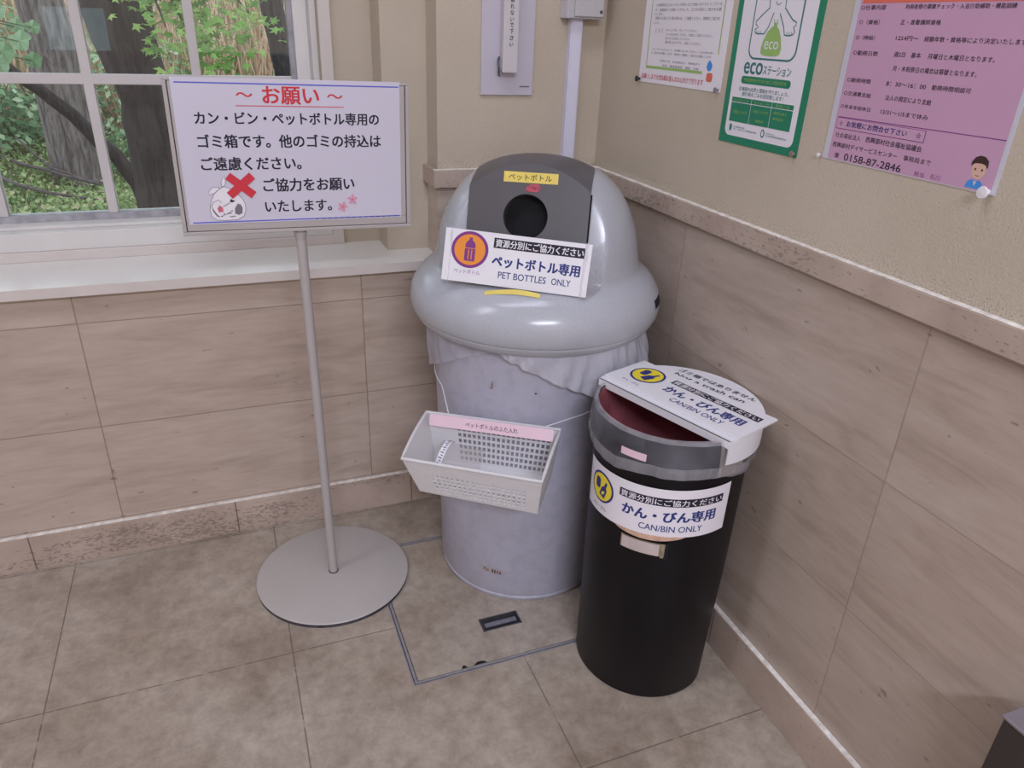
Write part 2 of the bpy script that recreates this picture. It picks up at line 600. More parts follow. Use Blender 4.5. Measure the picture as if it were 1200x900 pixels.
def glyphs(body, bold):
    k = (body, bold)
    if k not in _cache:
        _fc.body = body
        _fc.offset = bold
        bpy.context.view_layer.update()
        dg = bpy.context.evaluated_depsgraph_get()
        ev = _fo.evaluated_get(dg)
        me = ev.to_mesh()
        vs = [(v.co.x, v.co.y) for v in me.vertices]
        fs = [tuple(p.vertices) for p in me.polygons]
        ev.to_mesh_clear()
        x0, x1 = min(v[0] for v in vs), max(v[0] for v in vs)
        y0, y1 = min(v[1] for v in vs), max(v[1] for v in vs)
        vs = [((x - x0) / max(x1 - x0, 1e-6), (y - y0) / max(y1 - y0, 1e-6)) for x, y in vs]
        _cache[k] = (vs, fs)
    return _cache[k]


class Print(MB):
    """flat artwork laid on a surface: fn(u_mm, v_mm, height_m) -> xyz"""

    def __init__(self, fn, step=0.00022):
        super().__init__()
        self.fn = fn
        self.step = step

    def h(self, layer):
        return layer * self.step

    def poly(self, pts, mi, layer=1):
        tri = tessellate_polygon([[Vector((x, y, 0)) for x, y in pts]])
        out = []
        for t in tri:
            a, b, c = (pts[i] for i in t)
            if (b[0] - a[0]) * (c[1] - a[1]) - (b[1] - a[1]) * (c[0] - a[0]) < 0:
                t = (t[0], t[2], t[1])
            out.append(tuple(t))
        self.add([self.fn(x, y, self.h(layer)) for x, y in pts], out, mi)

    def rect(self, x0, y0, x1, y1, mi, layer=1, nx=1, skew=0.0):
        pts, fs = [], []
        for i in range(nx + 1):
            x = x0 + (x1 - x0) * i / nx
            pts += [(x, y0), (x, y1)]
        for i in range(nx):
            fs.append((2 * i, 2 * i + 2, 2 * i + 3, 2 * i + 1))
        self.add([self.fn(x, y, self.h(layer)) for x, y in pts], fs, mi)

    def rrect(self, x0, y0, x1, y1, r, mi, layer=1):
        pts = []
        for cx, cy, a0 in ((x1 - r, y1 - r, 0), (x0 + r, y1 - r, 90), (x0 + r, y0 + r, 180), (x1 - r, y0 + r, 270)):
            for k in range(7):
                a = radians(a0 + 15 * k)
                pts.append((cx + r * cos(a), cy + r * sin(a)))
        self.poly(pts, mi, layer)

    def ell(self, cx, cy, rx, ry, mi, layer=1, n=40):
        m = 5 if rx > 15 else 1
        vs = [(cx, cy)]
        for q in range(1, m + 1):
            vs += [(cx + rx * q / m * cos(2 * pi * k / n), cy + ry * q / m * sin(2 * pi * k / n)) for k in range(n)]
        fs = [(0, 1 + k, 1 + (k + 1) % n) for k in range(n)]
        for q in range(m - 1):
            a0, a1 = 1 + q * n, 1 + (q + 1) * n
            fs += [(a0 + k, a1 + k, a1 + (k + 1) % n, a0 + (k + 1) % n) for k in range(n)]
        self.add([self.fn(x, y, self.h(layer)) for x, y in vs], fs, mi)

    def line(self, pts, w, mi, layer=1):
        P = [Vector(p) for p in pts]
        L = []
        for i, p in enumerate(P):
            t = (P[min(i + 1, len(P) - 1)] - P[max(i - 1, 0)])
            t = t.normalized() if t.length else Vector((1, 0))
            n = Vector((-t.y, t.x)) * w / 2
            L.append((p - n, p + n))
        vs = [self.fn(q.x, q.y, self.h(layer)) for pr in L for q in pr]
        self.add(vs, [(2 * i, 2 * i + 2, 2 * i + 3, 2 * i + 1) for i in range(len(P) - 1)], mi)

    def text(self, body, x0, y0, x1, y1, mi, layer=1, bold=0.012, dy=0.0):
        vs, fs = glyphs(body, 0.0)
        e = bold * (y1 - y0) * 1.1
        cops = [(0, 0)] if e < 0.02 else [(-e, -e * 0.6), (e, -e * 0.6), (-e, e * 0.6), (e, e * 0.6)]
        for ci, (ex, ey) in enumerate(cops):
            out = []
            for u, v in vs:
                out.append(self.fn(x0 + e + u * (x1 - x0 - 2 * e) + ex, y0 + e * 0.6 + v * (y1 - y0 - 1.2 * e) + dy * (u - 0.5) + ey, self.h(layer + 0.12 * ci)))
            self.add(out, fs, mi)


def frame_fn(o, ux, vy, n):
    o, ux, vy, n = Vector(o), Vector(ux), Vector(vy), Vector(n)
    return lambda u, v, h: o + ux * (u / 1000) + vy * (v / 1000) + n * h


# ================================================================== THE ROOM
HX0, HX1, HY0, HY1 = 0.2395, 0.6950, 1.0480, 1.5020      # hatch outline
XW, YW = 0.8867, 1.69                                    # tiled wall faces
b = MB()
XL, YF = -2.2, -2.6
fx = [XL - 0.1, HX0, HX1, 1.0]
fy = [YF - 0.1, HY0, HY1, 2.05]
for i in range(3):
    for j in range(3):
        if (i, j) != (1, 1):
            b.box((fx[i], fy[j], -0.1), (fx[i + 1], fy[j + 1], 0.0))
b.box((HX0, HY0, -0.1), (HX1, HY1, -0.03))
tag(b.build('floor', 'floor'), kind='structure')

b = MB()
b.box((XL - 0.1, YF - 0.1, 2.5), (1.0, 2.05, 2.6))
tag(b.build('ceiling', 'ceiling'), kind='structure')

# right wall
b = MB()
b.box((XW, YF - 0.1, 0), (1.0, 2.05, 0.87), 0)
b.box((XW, YF - 0.1, 0.87), (1.0, 2.05, 2.5), 1)
tag(b.build('wall_right', ['tile_right', 'plaster']), kind='structure')
b = MB()
b.box((XL - 0.1, YF - 0.1, 0), (XL, 2.05, 0.87), 0)
b.box((XL - 0.1, YF - 0.1, 0.87), (XL, 2.05, 2.5), 1)
tag(b.build('wall_left', ['tile_right', 'plaster']), kind='structure')
# wall behind the viewer, with a small bright window
b = MB()
RX0, RX1, RZ0, RZ1 = -1.0, -0.60, 0.94, 1.22
b.box((XL - 0.1, YF - 0.1, 0), (1.0, YF, RZ0), 0)
b.box((XL - 0.1, YF - 0.1, RZ1), (1.0, YF, 2.5), 1)
b.box((XL - 0.1, YF - 0.1, RZ0), (RX0, YF, RZ1), 1)
b.box((RX1, YF - 0.1, RZ0), (1.0, YF, RZ1), 1)
tag(b.build('wall_front', ['tile_back', 'plaster']), kind='structure')
b = MB()
b.box((RX0, YF - 0.06, RZ0), (RX1, YF - 0.055, RZ1))
tag(b.build('window_2', 'glass'), kind='structure')

# back wall: tiled dado, pilaster in the corner, pier, window wall
OX0, OX1, OZ0, OZ1 = -1.19, 0.257, 0.712, 1.64           # window opening
YWIN, YPIER, XPIL, XPIER = 1.875, 1.777, 0.480, 0.3755
b = MB()
b.box((XL - 0.1, YW, 0), (XPIL, 2.08, 0.669), 0)
b.box((XPIL, YW, 0), (1.0, 2.08, 0.87), 0)
b.box((XPIL, YW, 0.87), (1.0, 2.08, 2.5), 1)
b.box((XPIER, YPIER, 0.669), (XPIL, 2.08, 2.5), 1)
b.box((OX1, YWIN, 0.669), (XPIER, 2.08, 2.5), 1)
b.box((XL - 0.1, YWIN, 0.669), (OX0, 2.08, 2.5), 1)
b.box((OX0, YWIN, OZ1), (OX1, 2.08, 2.5), 1)
b.box((OX0, YWIN, 0.669), (OX1, 2.08, OZ0), 1)
tag(b.build('wall_back', ['tile_back', 'plaster']), kind='structure')

# skirting
b = MB()
b.box((XL, 1.678, 0), (0.8747, YW, 0.094), 0)
b.box((XL, 1.6795, 0.094), (0.8747, YW, 0.0965), 1)
tag(b.build('baseboard_back', ['trav_back', 'chip'], bevel=0.0015), kind='structure')
b = MB()
b.box((0.8747, YF, 0), (XW, 1.678, 0.0985), 0)
b.box((0.8757, YF, 0.0985), (XW, 1.679, 0.1005), 1)
tag(b.build('baseboard_right', ['trav_right', 'chip'], bevel=0.0015), kind='structure')

# dado rail: right wall, and the pilaster with its return
b = MB()
b.box((0.8747, YF, 0.857), (XW, 1.678, 0.896), 0)
b.box((0.8755, YF, 0.896), (XW, 1.679, 0.8985), 1)
tag(b.build('trim_1', ['rail', 'chip'], bevel=0.003), kind='structure')
b = MB()
b.box((0.468, 1.678, 0.858), (0.8747, YW, 0.898), 0)
b.box((0.468, YW, 0.858), (XPIL, YPIER, 0.898), 0)
b.box((0.469, 1.679, 0.898), (0.8747, YW, 0.8995), 1)
tag(b.build('trim_2', ['rail', 'chip'], bevel=0.003), kind='structure')

# window sill shelf
b = MB()
sm = [1, 0, 1, 1, 1, 1]
b.box((XL, 1.6655, 0.6685), (0.455, YW, 0.6905), 0, sm)
b.box((XL, YW, 0.669), (XPIL, YPIER, 0.6905), 0, sm)
b.box((XL, YPIER, 0.669), (XPIER, YWIN, 0.6905), 0, sm)
tag(b.build('window_sill', ['sill', 'sill_edge']), kind='structure')

# window
win = empty('window_1', (OX1, YWIN, OZ0), None, None)
win['kind'] = 'structure'
b = MB()
CY = 1.866
b.box((OX1, CY, 0.6905), (0.284, YWIN, OZ1 + 0.03))
b.box((OX0 - 0.027, CY, 0.6905), (OX0, YWIN, OZ1 + 0.03))
b.box((OX0, CY, OZ1), (OX1, YWIN, OZ1 + 0.03))
b.box((OX0, CY, 0.6905), (OX1, YWIN, OZ0 + 0.001))
b.build('casing', 'sill_edge', win, bevel=0.0015)
b = MB()                                                  # inner frame: bottom board with its ledge, jambs, head
b.box((OX0, 1.872, OZ0 + 0.001), (OX1, 2.06, 0.7535))
b.box((OX0, 1.905, 0.7535), (OX1, 1.952, 0.7600))
b.box((OX1 - 0.014, 1.905, 0.7535), (OX1, 2.06, OZ1))
b.box((OX0, 1.905, 0.7535), (OX0 + 0.014, 2.06, OZ1))
b.box((OX0, 1.905, OZ1 - 0.014), (OX1, 2.06, OZ1))
b.build('window_frame', 'casing', win, bevel=0.0015)
GY = 1.972
b = MB()
b.box((0.211, 1.950, 0.7535), (OX1 - 0.014, GY + 0.02, OZ1 - 0.014))
b.box((OX0 + 0.014, 1.950, 0.7535), (OX0 + 0.046, GY + 0.02, OZ1 - 0.014))
b.box((OX0 + 0.046, 1.950, OZ1 - 0.06), (0.211, GY + 0.02, OZ1 - 0.014))
b.build('sash', 'sash', win, bevel=0.002)
b = MB()
b.box((OX0 + 0.046, 1.953, 0.7535), (0.211, GY + 0.02, 0.7735))
b.box((0.1985, 1.962, 0.7735), (0.211, GY + 0.01, OZ1 - 0.06))
b.build('window_seal', 'seal', win, bevel=0.001)
b = MB()
for k in range(5):
    x = -0.0125 - 0.2237 * k
    b.box((x - 0.0102, 1.956, 0.7735), (x + 0.0102, GY + 0.012, OZ1 - 0.06))
for z in (1.0655, 1.355):
    b.box((OX0 + 0.046, 1.9565, z - 0.0105), (0.1985, GY + 0.0115, z + 0.0105))
b.build('glazing_bars', 'muntin', win, bevel=0.0015)
b = MB()
b.box((OX0 + 0.04, GY - 0.002, 0.765), (0.205, GY + 0.002, OZ1 - 0.05))
b.build('pane', 'glass', win)

# ================================================================== FLOOR HATCH
hatch = empty('floor_access_hatch', ((HX0 + HX1) / 2, (HY0 + HY1) / 2, 0), 'square access hatch set flush in the floor with a metal rim', 'hatch')
b = MB()
for off, w, mi, z in ((0.0, 0.0028, 0, 0.0006), (0.0028, 0.0022, 1, -0.001), (0.005, 0.0050, 0, 0.0006), (0.010, 0.002, 1, -0.001)):
    a0, a1, c0, c1 = HX0 + off, HX1 - off, HY0 + off, HY1 - off
    b.box((a0, c0, -0.02), (a1, c0 + w, z), mi)
    b.box((a0, c1 - w, -0.02), (a1, c1, z), mi)
    b.box((a0, c0 + w, -0.02), (a0 + w, c1 - w, z), mi)
    b.box((a1 - w, c0 + w, -0.02), (a1, c1 - w, z), mi)
b.build('rim', ['alu', 'alu_dark'], hatch)
NX0, NX1, NY0, NY1 = 0.4214, 0.5125, 1.1428, 1.1820       # recessed handle
px = [HX0 + 0.012, NX0, NX1, HX1 - 0.012]
py = [HY0 + 0.012, NY0, NY1, HY1 - 0.012]
b = MB()
for i in range(3):
    for j in range(3):
        if (i, j) != (1, 1):
            b.box((px[i], py[j], -0.02), (px[i + 1], py[j + 1], 0.0))
# worn black chips at the front edge
for x0, w in ((0.345, 0.012), (0.372, 0.028)):
    n = 9
    pts = [(x0 + w * t / n, HY0 + 0.0125 + 0.001 + (0.006 * sin(pi * t / n) + 0.001 * random.random()), 0.0003) for t in range(n + 1)]
    base = [(p[0], HY0 + 0.012, 0.0003) for p in pts]
    b.grid([base, pts], False, 1)
b.build('panel', ['hatch_floor', 'hole'], hatch)
hd = MB()
hd.box((NX0, NY0, -0.012), (NX1, NY1, -0.010), 0)
hd.box((NX0, NY0, -0.010), (NX1, NY0 + 0.003, 0.0008), 0)
hd.box((NX0, NY1 - 0.003, -0.010), (NX1, NY1, 0.0008), 0)
hd.box((NX0, NY0, -0.010), (NX0 + 0.003, NY1, 0.0008), 0)
hd.box((NX1 - 0.003, NY0, -0.010), (NX1, NY1, 0.0008), 0)
hd_o = hd.build('handle_recess', 'handle_dark', hatch)
hb = MB()
hb.box((NX0 + 0.009, 1.1560, -0.005), (NX1 - 0.008, 1.1665, 0.0002))
hb.build('handle', 'handle_bar', hd_o, bevel=0.001)

# ================================================================== SIGN STAND
SX, SY = 0.142, 1.4385
stand = empty('sign_stand', (SX, SY, 0), 'grey sign on a tall pole and round disc base, with a red no-dumping cross', 'sign')
b = MB()
b.lathe([(0.0, 0.168), (0.0, 0.176)], (SX, SY), 96, 1, True, False)
b.lathe([(0.0, 0.176), (0.009, 0.177)], (SX, SY), 96, 1)
b.lathe([(0.009, 0.177), (0.0105, 0.1762), (0.0115, 0.174), (0.0118, 0.0)], (SX, SY), 96, 0)
b.build('disc_base', ['disc_metal', 'dark_edge'], stand, smooth=40)
b = MB()
PT = 0.905
dxp = -0.006
b.tube([(SX, SY, 0.0115), (SX + dxp, SY, PT)], 0.0098, 24, 0)
b.tube([(SX, SY, 0.0115), (SX, SY, 0.0135)], 0.0115, 24, 1)
b.tube([(SX + dxp, SY, 0.823), (SX + dxp, SY, 0.8365)], [0.0105, 0.0130], 24, 0)
b.build('pole', ['stand_metal', 'dark_edge'], stand, smooth=40)
ang = radians(-0.75)
so = Vector((0.1420, 1.4285, 0.9715))                     # centre of the sign face
ux = Vector((cos(ang), 0, sin(ang)))
vz = Vector((-sin(ang), 0, cos(ang)))
ny = Vector((0, -1, 0))


def SP(u, v, d):                                          # sign space in metres, d toward the viewer
    return so + ux * u + vz * v + ny * d


hw, hh_ = 0.2085, 0.1325
fr = MB()


def bar(u0, v0, u1, v1, d0, d1, mi=0, mb=None):
    (mb or fr).hexa([SP(u0, v0, d0), SP(u1, v0, d0), SP(u1, v1, d0), SP(u0, v1, d0), SP(u0, v0, d1), SP(u1, v0, d1), SP(u1, v1, d1), SP(u0, v1, d1)], mi)


fw_ = 0.0165
for (d0, d1, o) in ((-0.012, 0.004, 0.0), ):
    bar(-hw, -hh_, hw, -hh_ + 0.0065, d0, 0.004)
    bar(-hw, hh_ - 0.0045, hw, hh_, d0, 0.003)
    bar(-hw, -hh_ + 0.0065, -hw + 0.0065, hh_ - 0.0045, d0, 0.004)
    bar(hw - 0.0075, -hh_ + 0.0065, hw, hh_ - 0.0045, d0, 0.004)
bar(-hw + 0.0078, -hh_ + 0.0075, hw - 0.009, -hh_ + 0.0225, d0, 0.0025)
bar(-hw + 0.0078, -hh_ + 0.0225, -hw + 0.0185, hh_ - 0.005, d0, 0.0025)
bar(hw - 0.0205, -hh_ + 0.0225, hw - 0.009, hh_ - 0.005, d0, 0.0025)
bar(-hw + 0.004, -hh_ + 0.004, hw - 0.004, hh_ - 0.004, d0 + 0.001, -0.002, 1)
fr_o = fr.build('sign_frame', ['stand_metal', 'dark_edge'], stand, bevel=0.0012)
sh = Print(lambda u, v, h: SP(-0.190 + u / 1000, -0.1105 + v / 1000, 0.0032 + h))
SW, SH = 378.0, 237.2
sh.rect(-6, -2, SW + 2, SH + 7.5, 0, 0)
sh.hexa([SP(-0.196, -0.1125, 0.001), SP(0.190, -0.1125, 0.001), SP(0.190, 0.1342, 0.001), SP(-0.196, 0.1342, 0.001),
         SP(-0.196, -0.1125, 0.0030), SP(0.190, -0.1125, 0.0030), SP(0.190, 0.1342, 0.0030), SP(-0.196, 0.1342, 0.0030)], 0)
sh.rect(0, SH - 2.2, SW, SH, 3, 1)
sh.rect(0, 0, SW, 2.2, 3, 1)
for k in range(14):
    sh.rect(215 + k * 11.5, 0.3, 221 + k * 11.5, 1.6, 1, 2)
sh.text('～', 95.2, 214.6, 122.4, 222.2, 2, 1, 0.03)
sh.text('お願い', 138.2, 203.3, 234.9, 233.0, 2, 1, 0.022)
sh.text('～', 248.6, 214.4, 276.1, 222.0, 2, 1, 0.03)
sh.rect(93.1, 199.4, 277.1, 201.2, 4, 1)
sh.text('カン・ビン・ペットボトル専用の', 24.3, 169.1, 340.6, 190.4, 1, 1, 0.022)
sh.text('ゴミ箱です。他のゴミの持込は', 24.6, 130.2, 343.1, 153.2, 1, 1, 0.022)
sh.text('ご遠慮ください。', 25.5, 92.0, 196.0, 115.1, 1, 1, 0.022)
sh.text('ご協力をお願い', 125.6, 52.9, 290.5, 77.0, 1, 1, 0.022)
sh.text('いたします。', 125.7, 15.6, 246.4, 36.8, 1, 1, 0.022)
# crossed-out rubbish bag
bag_o = [(58.9, 64.4), (49.2, 59.2), (40.5, 51.3), (34.2, 38.0), (31.1, 24.4), (32.7, 12.0), (41.0, 4.9), (57.9, 3.8), (76.6, 4.7), (87.2, 10.7), (91.6, 20.3), (91.7, 32.7), (87.5, 42.3), (81.8, 49.2), (68.8, 60.2), (58.9, 64.4)]
sh.poly(bag_o[:-1], 6, 1)
sh.line(bag_o, 0.9, 5, 2)
e1 = [(55.1, 64.5), (54.9, 73.8), (61.9, 83.6), (62.3, 71.0), (58.9, 64.4)]
e2 = [(50.4, 63.2), (40.8, 63.4), (34.3, 58.2), (31.9, 50.2), (41.9, 52.7), (50.7, 60.5)]
for e in (e1, e2):
    sh.poly(e, 6, 1)
    sh.line(e + e[:1], 0.8, 5, 2)
sh.line([(51.4, 35.6), (46.9, 41.1), (37.9, 36.5), (34.4, 29.8), (36.4, 20.2), (41.9, 11.8), (46.9, 10.3)], 1.0, 5, 2)
sh.poly([(34.4, 29.8), (36.4, 20.2), (41.9, 11.8), (46.9, 10.3), (43.2, 13.9), (38.2, 21.6)], 5, 3)
sh.poly([(43.6, 25.5), (47.6, 31.6), (52.9, 26.7), (53.4, 19.8), (45.3, 18.6)], 4, 3)
sh.line([(53.2, 28.7), (65.7, 35.3)], 0.9, 1, 3)
sh.poly([(65.9, 36.6), (67.9, 42.7), (70.9, 39.9), (75.3, 39.2), (71.2, 36.2)], 1, 3)
sh.poly([(73.0, 24.8), (78.6, 33.6), (83.7, 32.1), (86.3, 25.9), (85.2, 16.3), (78.9, 13.0), (72.6, 15.9)], 5, 3)
for x, y in ((54.1, 15.6), (49.7, 11.6), (60.8, 16.2), (67.9, 20.8), (64.8, 16.8), (71.4, 11.1), (66.7, 10.5)):
    sh.ell(x, y, 1.4, 1.0, 1, 3, 10)
sh.line([(49.7, 11.6), (60.8, 16.2), (67.9, 20.8)], 0.6, 1, 3)
sh.line([(62, 11), (68, 9.5), (71.4, 11.1)], 0.6, 1, 3)
for sgn in (1, -1):                                        # red cross
    c = Vector((87.7, 65.3))
    t = Vector((cos(radians(40 * sgn)), sin(radians(40 * sgn))))
    n = Vector((-t.y, t.x))
    q = [c - t * 27 - n * 7.2, c + t * 27 - n * 7.2, c + t * 27 + n * 7.2, c - t * 27 + n * 7.2]
    sh.poly([(p.x, p.y) for p in q], 2, 5 + (sgn > 0))
for cx, cy in ((266.4, 22.0), (285.7, 35.3)):              # blossoms
    for k in range(5):
        a = radians(90 + 72 * k + cx)
        c = Vector((cx, cy)) + Vector((cos(a), sin(a))) * 5.4
        pts = []
        for j in range(10):
            aa = 2 * pi * j / 10
            d = Vector((cos(aa) * 4.6, sin(aa) * 2.7))
            pts.append((c.x + d.x * cos(a) - d.y * sin(a), c.y + d.x * sin(a) + d.y * cos(a)))
        sh.poly(pts, 7, 1 + k)
    sh.ell(cx, cy, 1.5, 1.5, 4, 7, 12)
sh.build('notice_sheet', ['white_gloss', 'black', 'red', 'blue_line', 'pale_red', 'grey_ink', 'white', 'pink_ink'], stand)

# ================================================================== DOMED BIN
BX, BY = 0.608, 1.392
binr = empty('recycling_bin', (BX, BY, 0), 'large blue-grey bin with speckled domed lid and round hole for PET bottles', 'bin')
b = MB()
b.lathe([(0.0, 0.190), (0.0, 0.195), (0.005, 0.1985), (0.010, 0.1985), (0.012, 0.1965), (0.022, 0.2000), (0.40, 0.2085), (0.655, 0.2165), (0.66, 0.221), (0.67, 0.221), (0.67, 0.213), (0.03, 0.195), (0.02, 0.0)], (BX, BY), 128, 0, True)
bd = b.build('bin_body', ['bin'], binr, smooth=40)


def body_fn(s, z, h):          # s: degrees round the bin, z in metres
    r = 0.2000 + (z - 0.022) * (0.0165 / 0.633) + 0.0006 + h
    a = radians(s)
    return Vector((BX + r * cos(a), BY + r * sin(a), z))


st = Print(lambda u, v, h: body_fn(u, v / 1000, h))
st.rect(221.0, 72, 236, 85.5, 0, 0, 6)
for k, (a0, a1, z0, z1) in enumerate(((222, 224, 76, 84), (224.5, 226.5, 74, 82), (228, 229.2, 74, 84), (229.8, 231, 73, 83), (231.5, 232.6, 74, 83), (233.2, 234.5, 73, 82))):
    st.rect(a0, z0, a1, z1, 1 if k > 1 else 2, 1)
st.build('worn_barcode_label', ['worn_paper', 'worn_ink', 'scuff'], bd)
for cx, cy, rx, ry, mi in ((226.5, 556, 0.5, 9, 0), (225.9, 550, 1.1, 2.0, 0), (250.4, 548.5, 0.7, 1.6, 1)):
    sp = Print(lambda u, v, h: body_fn(u, v / 1000, h))
    sp.ell(cx, cy, rx, ry, mi, 0, 12)
    sp.build('scuff_mark', ['scuff', 'hole'], bd)

# lid
LX, LY = 0.611, 1.392
ph = radians(30)
Ln = Vector((-sin(ph), -cos(ph), 0))
Lu = Vector((cos(ph), -sin(ph), 0))
LA = Vector((LX, LY, 0))
LT = radians(19)
W0, Z0 = 0.158, 0.765


def wpl(z):
    return W0 - tan(LT) * (z - Z0)


ctrl = [(0.640, 0.236), (0.641, 0.2455), (0.646, 0.2525), (0.656, 0.2585), (0.6605, 0.2590), (0.663, 0.2625), (0.672, 0.2655), (0.684, 0.2670), (0.696, 0.2665), (0.710, 0.2630), (0.724, 0.2560),
        (0.738, 0.2460), (0.748, 0.2350), (0.755, 0.2255), (0.762, 0.2185), (0.775, 0.2135), (0.800, 0.2085), (0.830, 0.2025), (0.855, 0.1945), (0.880, 0.1830),
        (0.905, 0.1670), (0.925, 0.1490), (0.942, 0.1270), (0.955, 0.1020), (0.964, 0.0740), (0.9695, 0.0430), (0.9715, 0.0180), (0.972, 0.0)]


def catmull(pts, k=4):
    out = []
    for i in range(len(pts) - 1):
        p0, p1, p2, p3 = pts[max(i - 1, 0)], pts[i], pts[i + 1], pts[min(i + 2, len(pts) - 1)]
        for s in range(k):
            t = s / k
            out.append(tuple(0.5 * (2 * p1[d] + (p2[d] - p0[d]) * t + (2 * p0[d] - 5 * p1[d] + 4 * p2[d] - p3[d]) * t * t + (3 * p1[d] - p0[d] - 3 * p2[d] + p3[d]) * t ** 3) for d in (0, 1)))
    out.append(pts[-1])
    return out


lp = catmull(ctrl, 4)


def dome_z(r):                 # height of the dome over radius r
    for (z0, r0), (z1, r1) in zip(lp[40:-1], lp[41:]):
        if r1 <= r <= r0:
            return z0 + (z1 - z0) * (r0 - r) / max(r0 - r1, 1e-9)
    return lp[-1][0] if r < 0.01 else 0.76


NL = 192
rows = []
for z, r in lp:
    row = []
    for j in range(NL):
        a = 2 * pi * j / NL
        p = Vector((r * cos(a), r * sin(a), 0))
        w = p.dot(Ln)
        u = p.dot(Lu)
        if z > 0.752:
            t = min(1, (z - 0.752) / 0.012)
            t = t * t * (3 - 2 * t)
            lim = wpl(z)
            if w > lim:
                d = w - lim
                k = d - d * d / (d + 0.006) if d > 0 else 0     # soft edge
                w = w - (d - (d - d * d / (d + 0.004))) * t
        q = LA + Lu * u + Ln * w
        row.append((q.x, q.y, z))
    rows.append(row)
b = MB()
b.grid(rows, True, 0)
keep = []
for f in b.f:                                              # opening behind the flap
    c = sum((Vector(b.v[i]) for i in f), Vector()) / len(f) - LA
    u, w, z = c.dot(Lu), c.dot(Ln), c.z
    if not (0.792 < z < 0.932 and abs(u + 0.008) < 0.102 and w > wpl(z) - 0.012 and z < 0.940 - 0.9 * u * u):
        keep.append(f)
b.f = keep
b.m = [0] * len(keep)
lid = b.build('domed_lid', ['lid'], binr, smooth=60)
# slot in the rim at the right
b = MB()


def rim_pt(adeg, k, out):
    z, r = lp[k]
    a = radians(adeg)
    return Vector((LX + (r + out) * cos(a), LY + (r + out) * sin(a), z))


ks = [i for i, (z, r) in enumerate(lp) if 0.694 < z < 0.714]
b.grid([[rim_pt(a, k, 0.0006) for a in (-46, -43, -40, -37, -34)] for k in ks], False, 0)
b.build('vent_slot', ['hole'], lid)

PL = lambda u, s, d: LA + Lu * u + Ln * (W0 - s * sin(LT) + d * cos(LT)) + Vector((0, 0, Z0 + s * cos(LT) + d * sin(LT)))
# dark flap: flat front with the round hole, top rolling back over the crown
HC, HR = (-0.0113, 0.1165), 0.0425
HU = 0.1130
s_bot = 0.02


def crease(u):
    return 0.2150 - 0.046 * (abs(u + 0.006) / 0.115) ** 2


outl = []
N1 = 96
UL, UR = -0.1235, 0.1085
for k in range(N1):
    a = 2 * pi * (k + 0.5) / N1
    dx, dy = cos(a), sin(a)
    t = 1e9
    if dx > 0:
        t = min(t, (UR - HC[0]) / dx)
    if dx < 0:
        t = min(t, (UL - HC[0]) / dx)
    if dy < 0:
        t = min(t, (s_bot - HC[1]) / dy)
    lo, hi = 0.0, min(t, 0.4)
    if dy > 0:
        for _ in range(40):
            m = (lo + hi) / 2
            if HC[1] + dy * m < crease(HC[0] + dx * m):
                lo = m
            else:
                hi = m
        t = min(t, hi)
    outl.append((HC[0] + dx * t, HC[1] + dy * t))
b = MB()
FD = 0.0075
inner = [PL(HC[0] + HR * cos(2 * pi * (k + 0.5) / N1), HC[1] + HR * sin(2 * pi * (k + 0.5) / N1), FD) for k in range(N1)]
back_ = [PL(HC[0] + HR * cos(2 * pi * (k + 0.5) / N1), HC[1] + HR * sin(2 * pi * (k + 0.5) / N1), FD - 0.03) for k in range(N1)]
outer = [PL(u, s, FD) for u, s in outl]
b.grid([back_, inner, outer], True, 0)
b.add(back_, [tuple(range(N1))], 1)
# side edges
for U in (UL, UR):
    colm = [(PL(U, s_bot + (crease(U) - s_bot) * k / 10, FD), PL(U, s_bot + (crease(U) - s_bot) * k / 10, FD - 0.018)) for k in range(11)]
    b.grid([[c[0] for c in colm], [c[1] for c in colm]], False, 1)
# black strip painting the shade of the gap beside the right edge
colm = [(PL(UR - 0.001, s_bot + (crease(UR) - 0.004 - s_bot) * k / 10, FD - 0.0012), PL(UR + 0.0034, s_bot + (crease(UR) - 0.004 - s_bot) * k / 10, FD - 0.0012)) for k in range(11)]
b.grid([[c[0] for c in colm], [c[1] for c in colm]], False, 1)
# cap rolling over the crown
cap = []
nu, nw = 33, 15
for j in range(nw):
    row = []
    for i in range(nu):
        u = UL + (UR - UL) * i / (nu - 1)
        p0 = PL(u, crease(u), FD)
        w0 = (p0 - LA).dot(Ln)
        wend = -0.015 + 0.028 * (abs(u) / 0.115) ** 2
        t = j / (nw - 1)
        w = w0 + (wend - w0) * t
        zd = dome_z(hypot(u, w)) + 0.0035
        z0_ = p0.z
        tt = min(1, t * 1.0)
        z = (z0_ - dome_z(hypot(u, w0)) - 0.0035) * (1 - tt) ** 2.2 + zd
        row.append(LA + Lu * u + Ln * w + Vector((0, 0, z)))
    cap.append(row)
b.grid(cap, False, 0)
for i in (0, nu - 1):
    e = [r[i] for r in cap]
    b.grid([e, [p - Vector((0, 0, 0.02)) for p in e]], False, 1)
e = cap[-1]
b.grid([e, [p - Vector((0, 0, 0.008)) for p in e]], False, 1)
flap = b.build('opening_flap', ['flap', 'hole'], lid, smooth=38)
flap['label'] = 'dark grey front flap with a round bottle hole'
PLf = lambda u, v, h: PL(u / 1000, v / 1000, FD + 0.0005 + h)
yt = Print(PLf)
yt.rect(-58.5, 179.8, 45.2, 199.2, 0, 0)
yt.text('ペットボトル', -49, 183.6, 33, 195.5, 1, 1, 0.004)
yt.build('yellow_sticker', ['yellow_tape', 'hair'], flap)
rd = Print(PLf)
random.seed(3)
for k in range(9):
    cx, cy = -1 + random.uniform(-13, 13), 171 + random.uniform(-5.5, 5.5)
    rd.ell(cx, cy, random.uniform(4, 9), random.uniform(1.5, 3.5), 0, k * 0.3, 10)
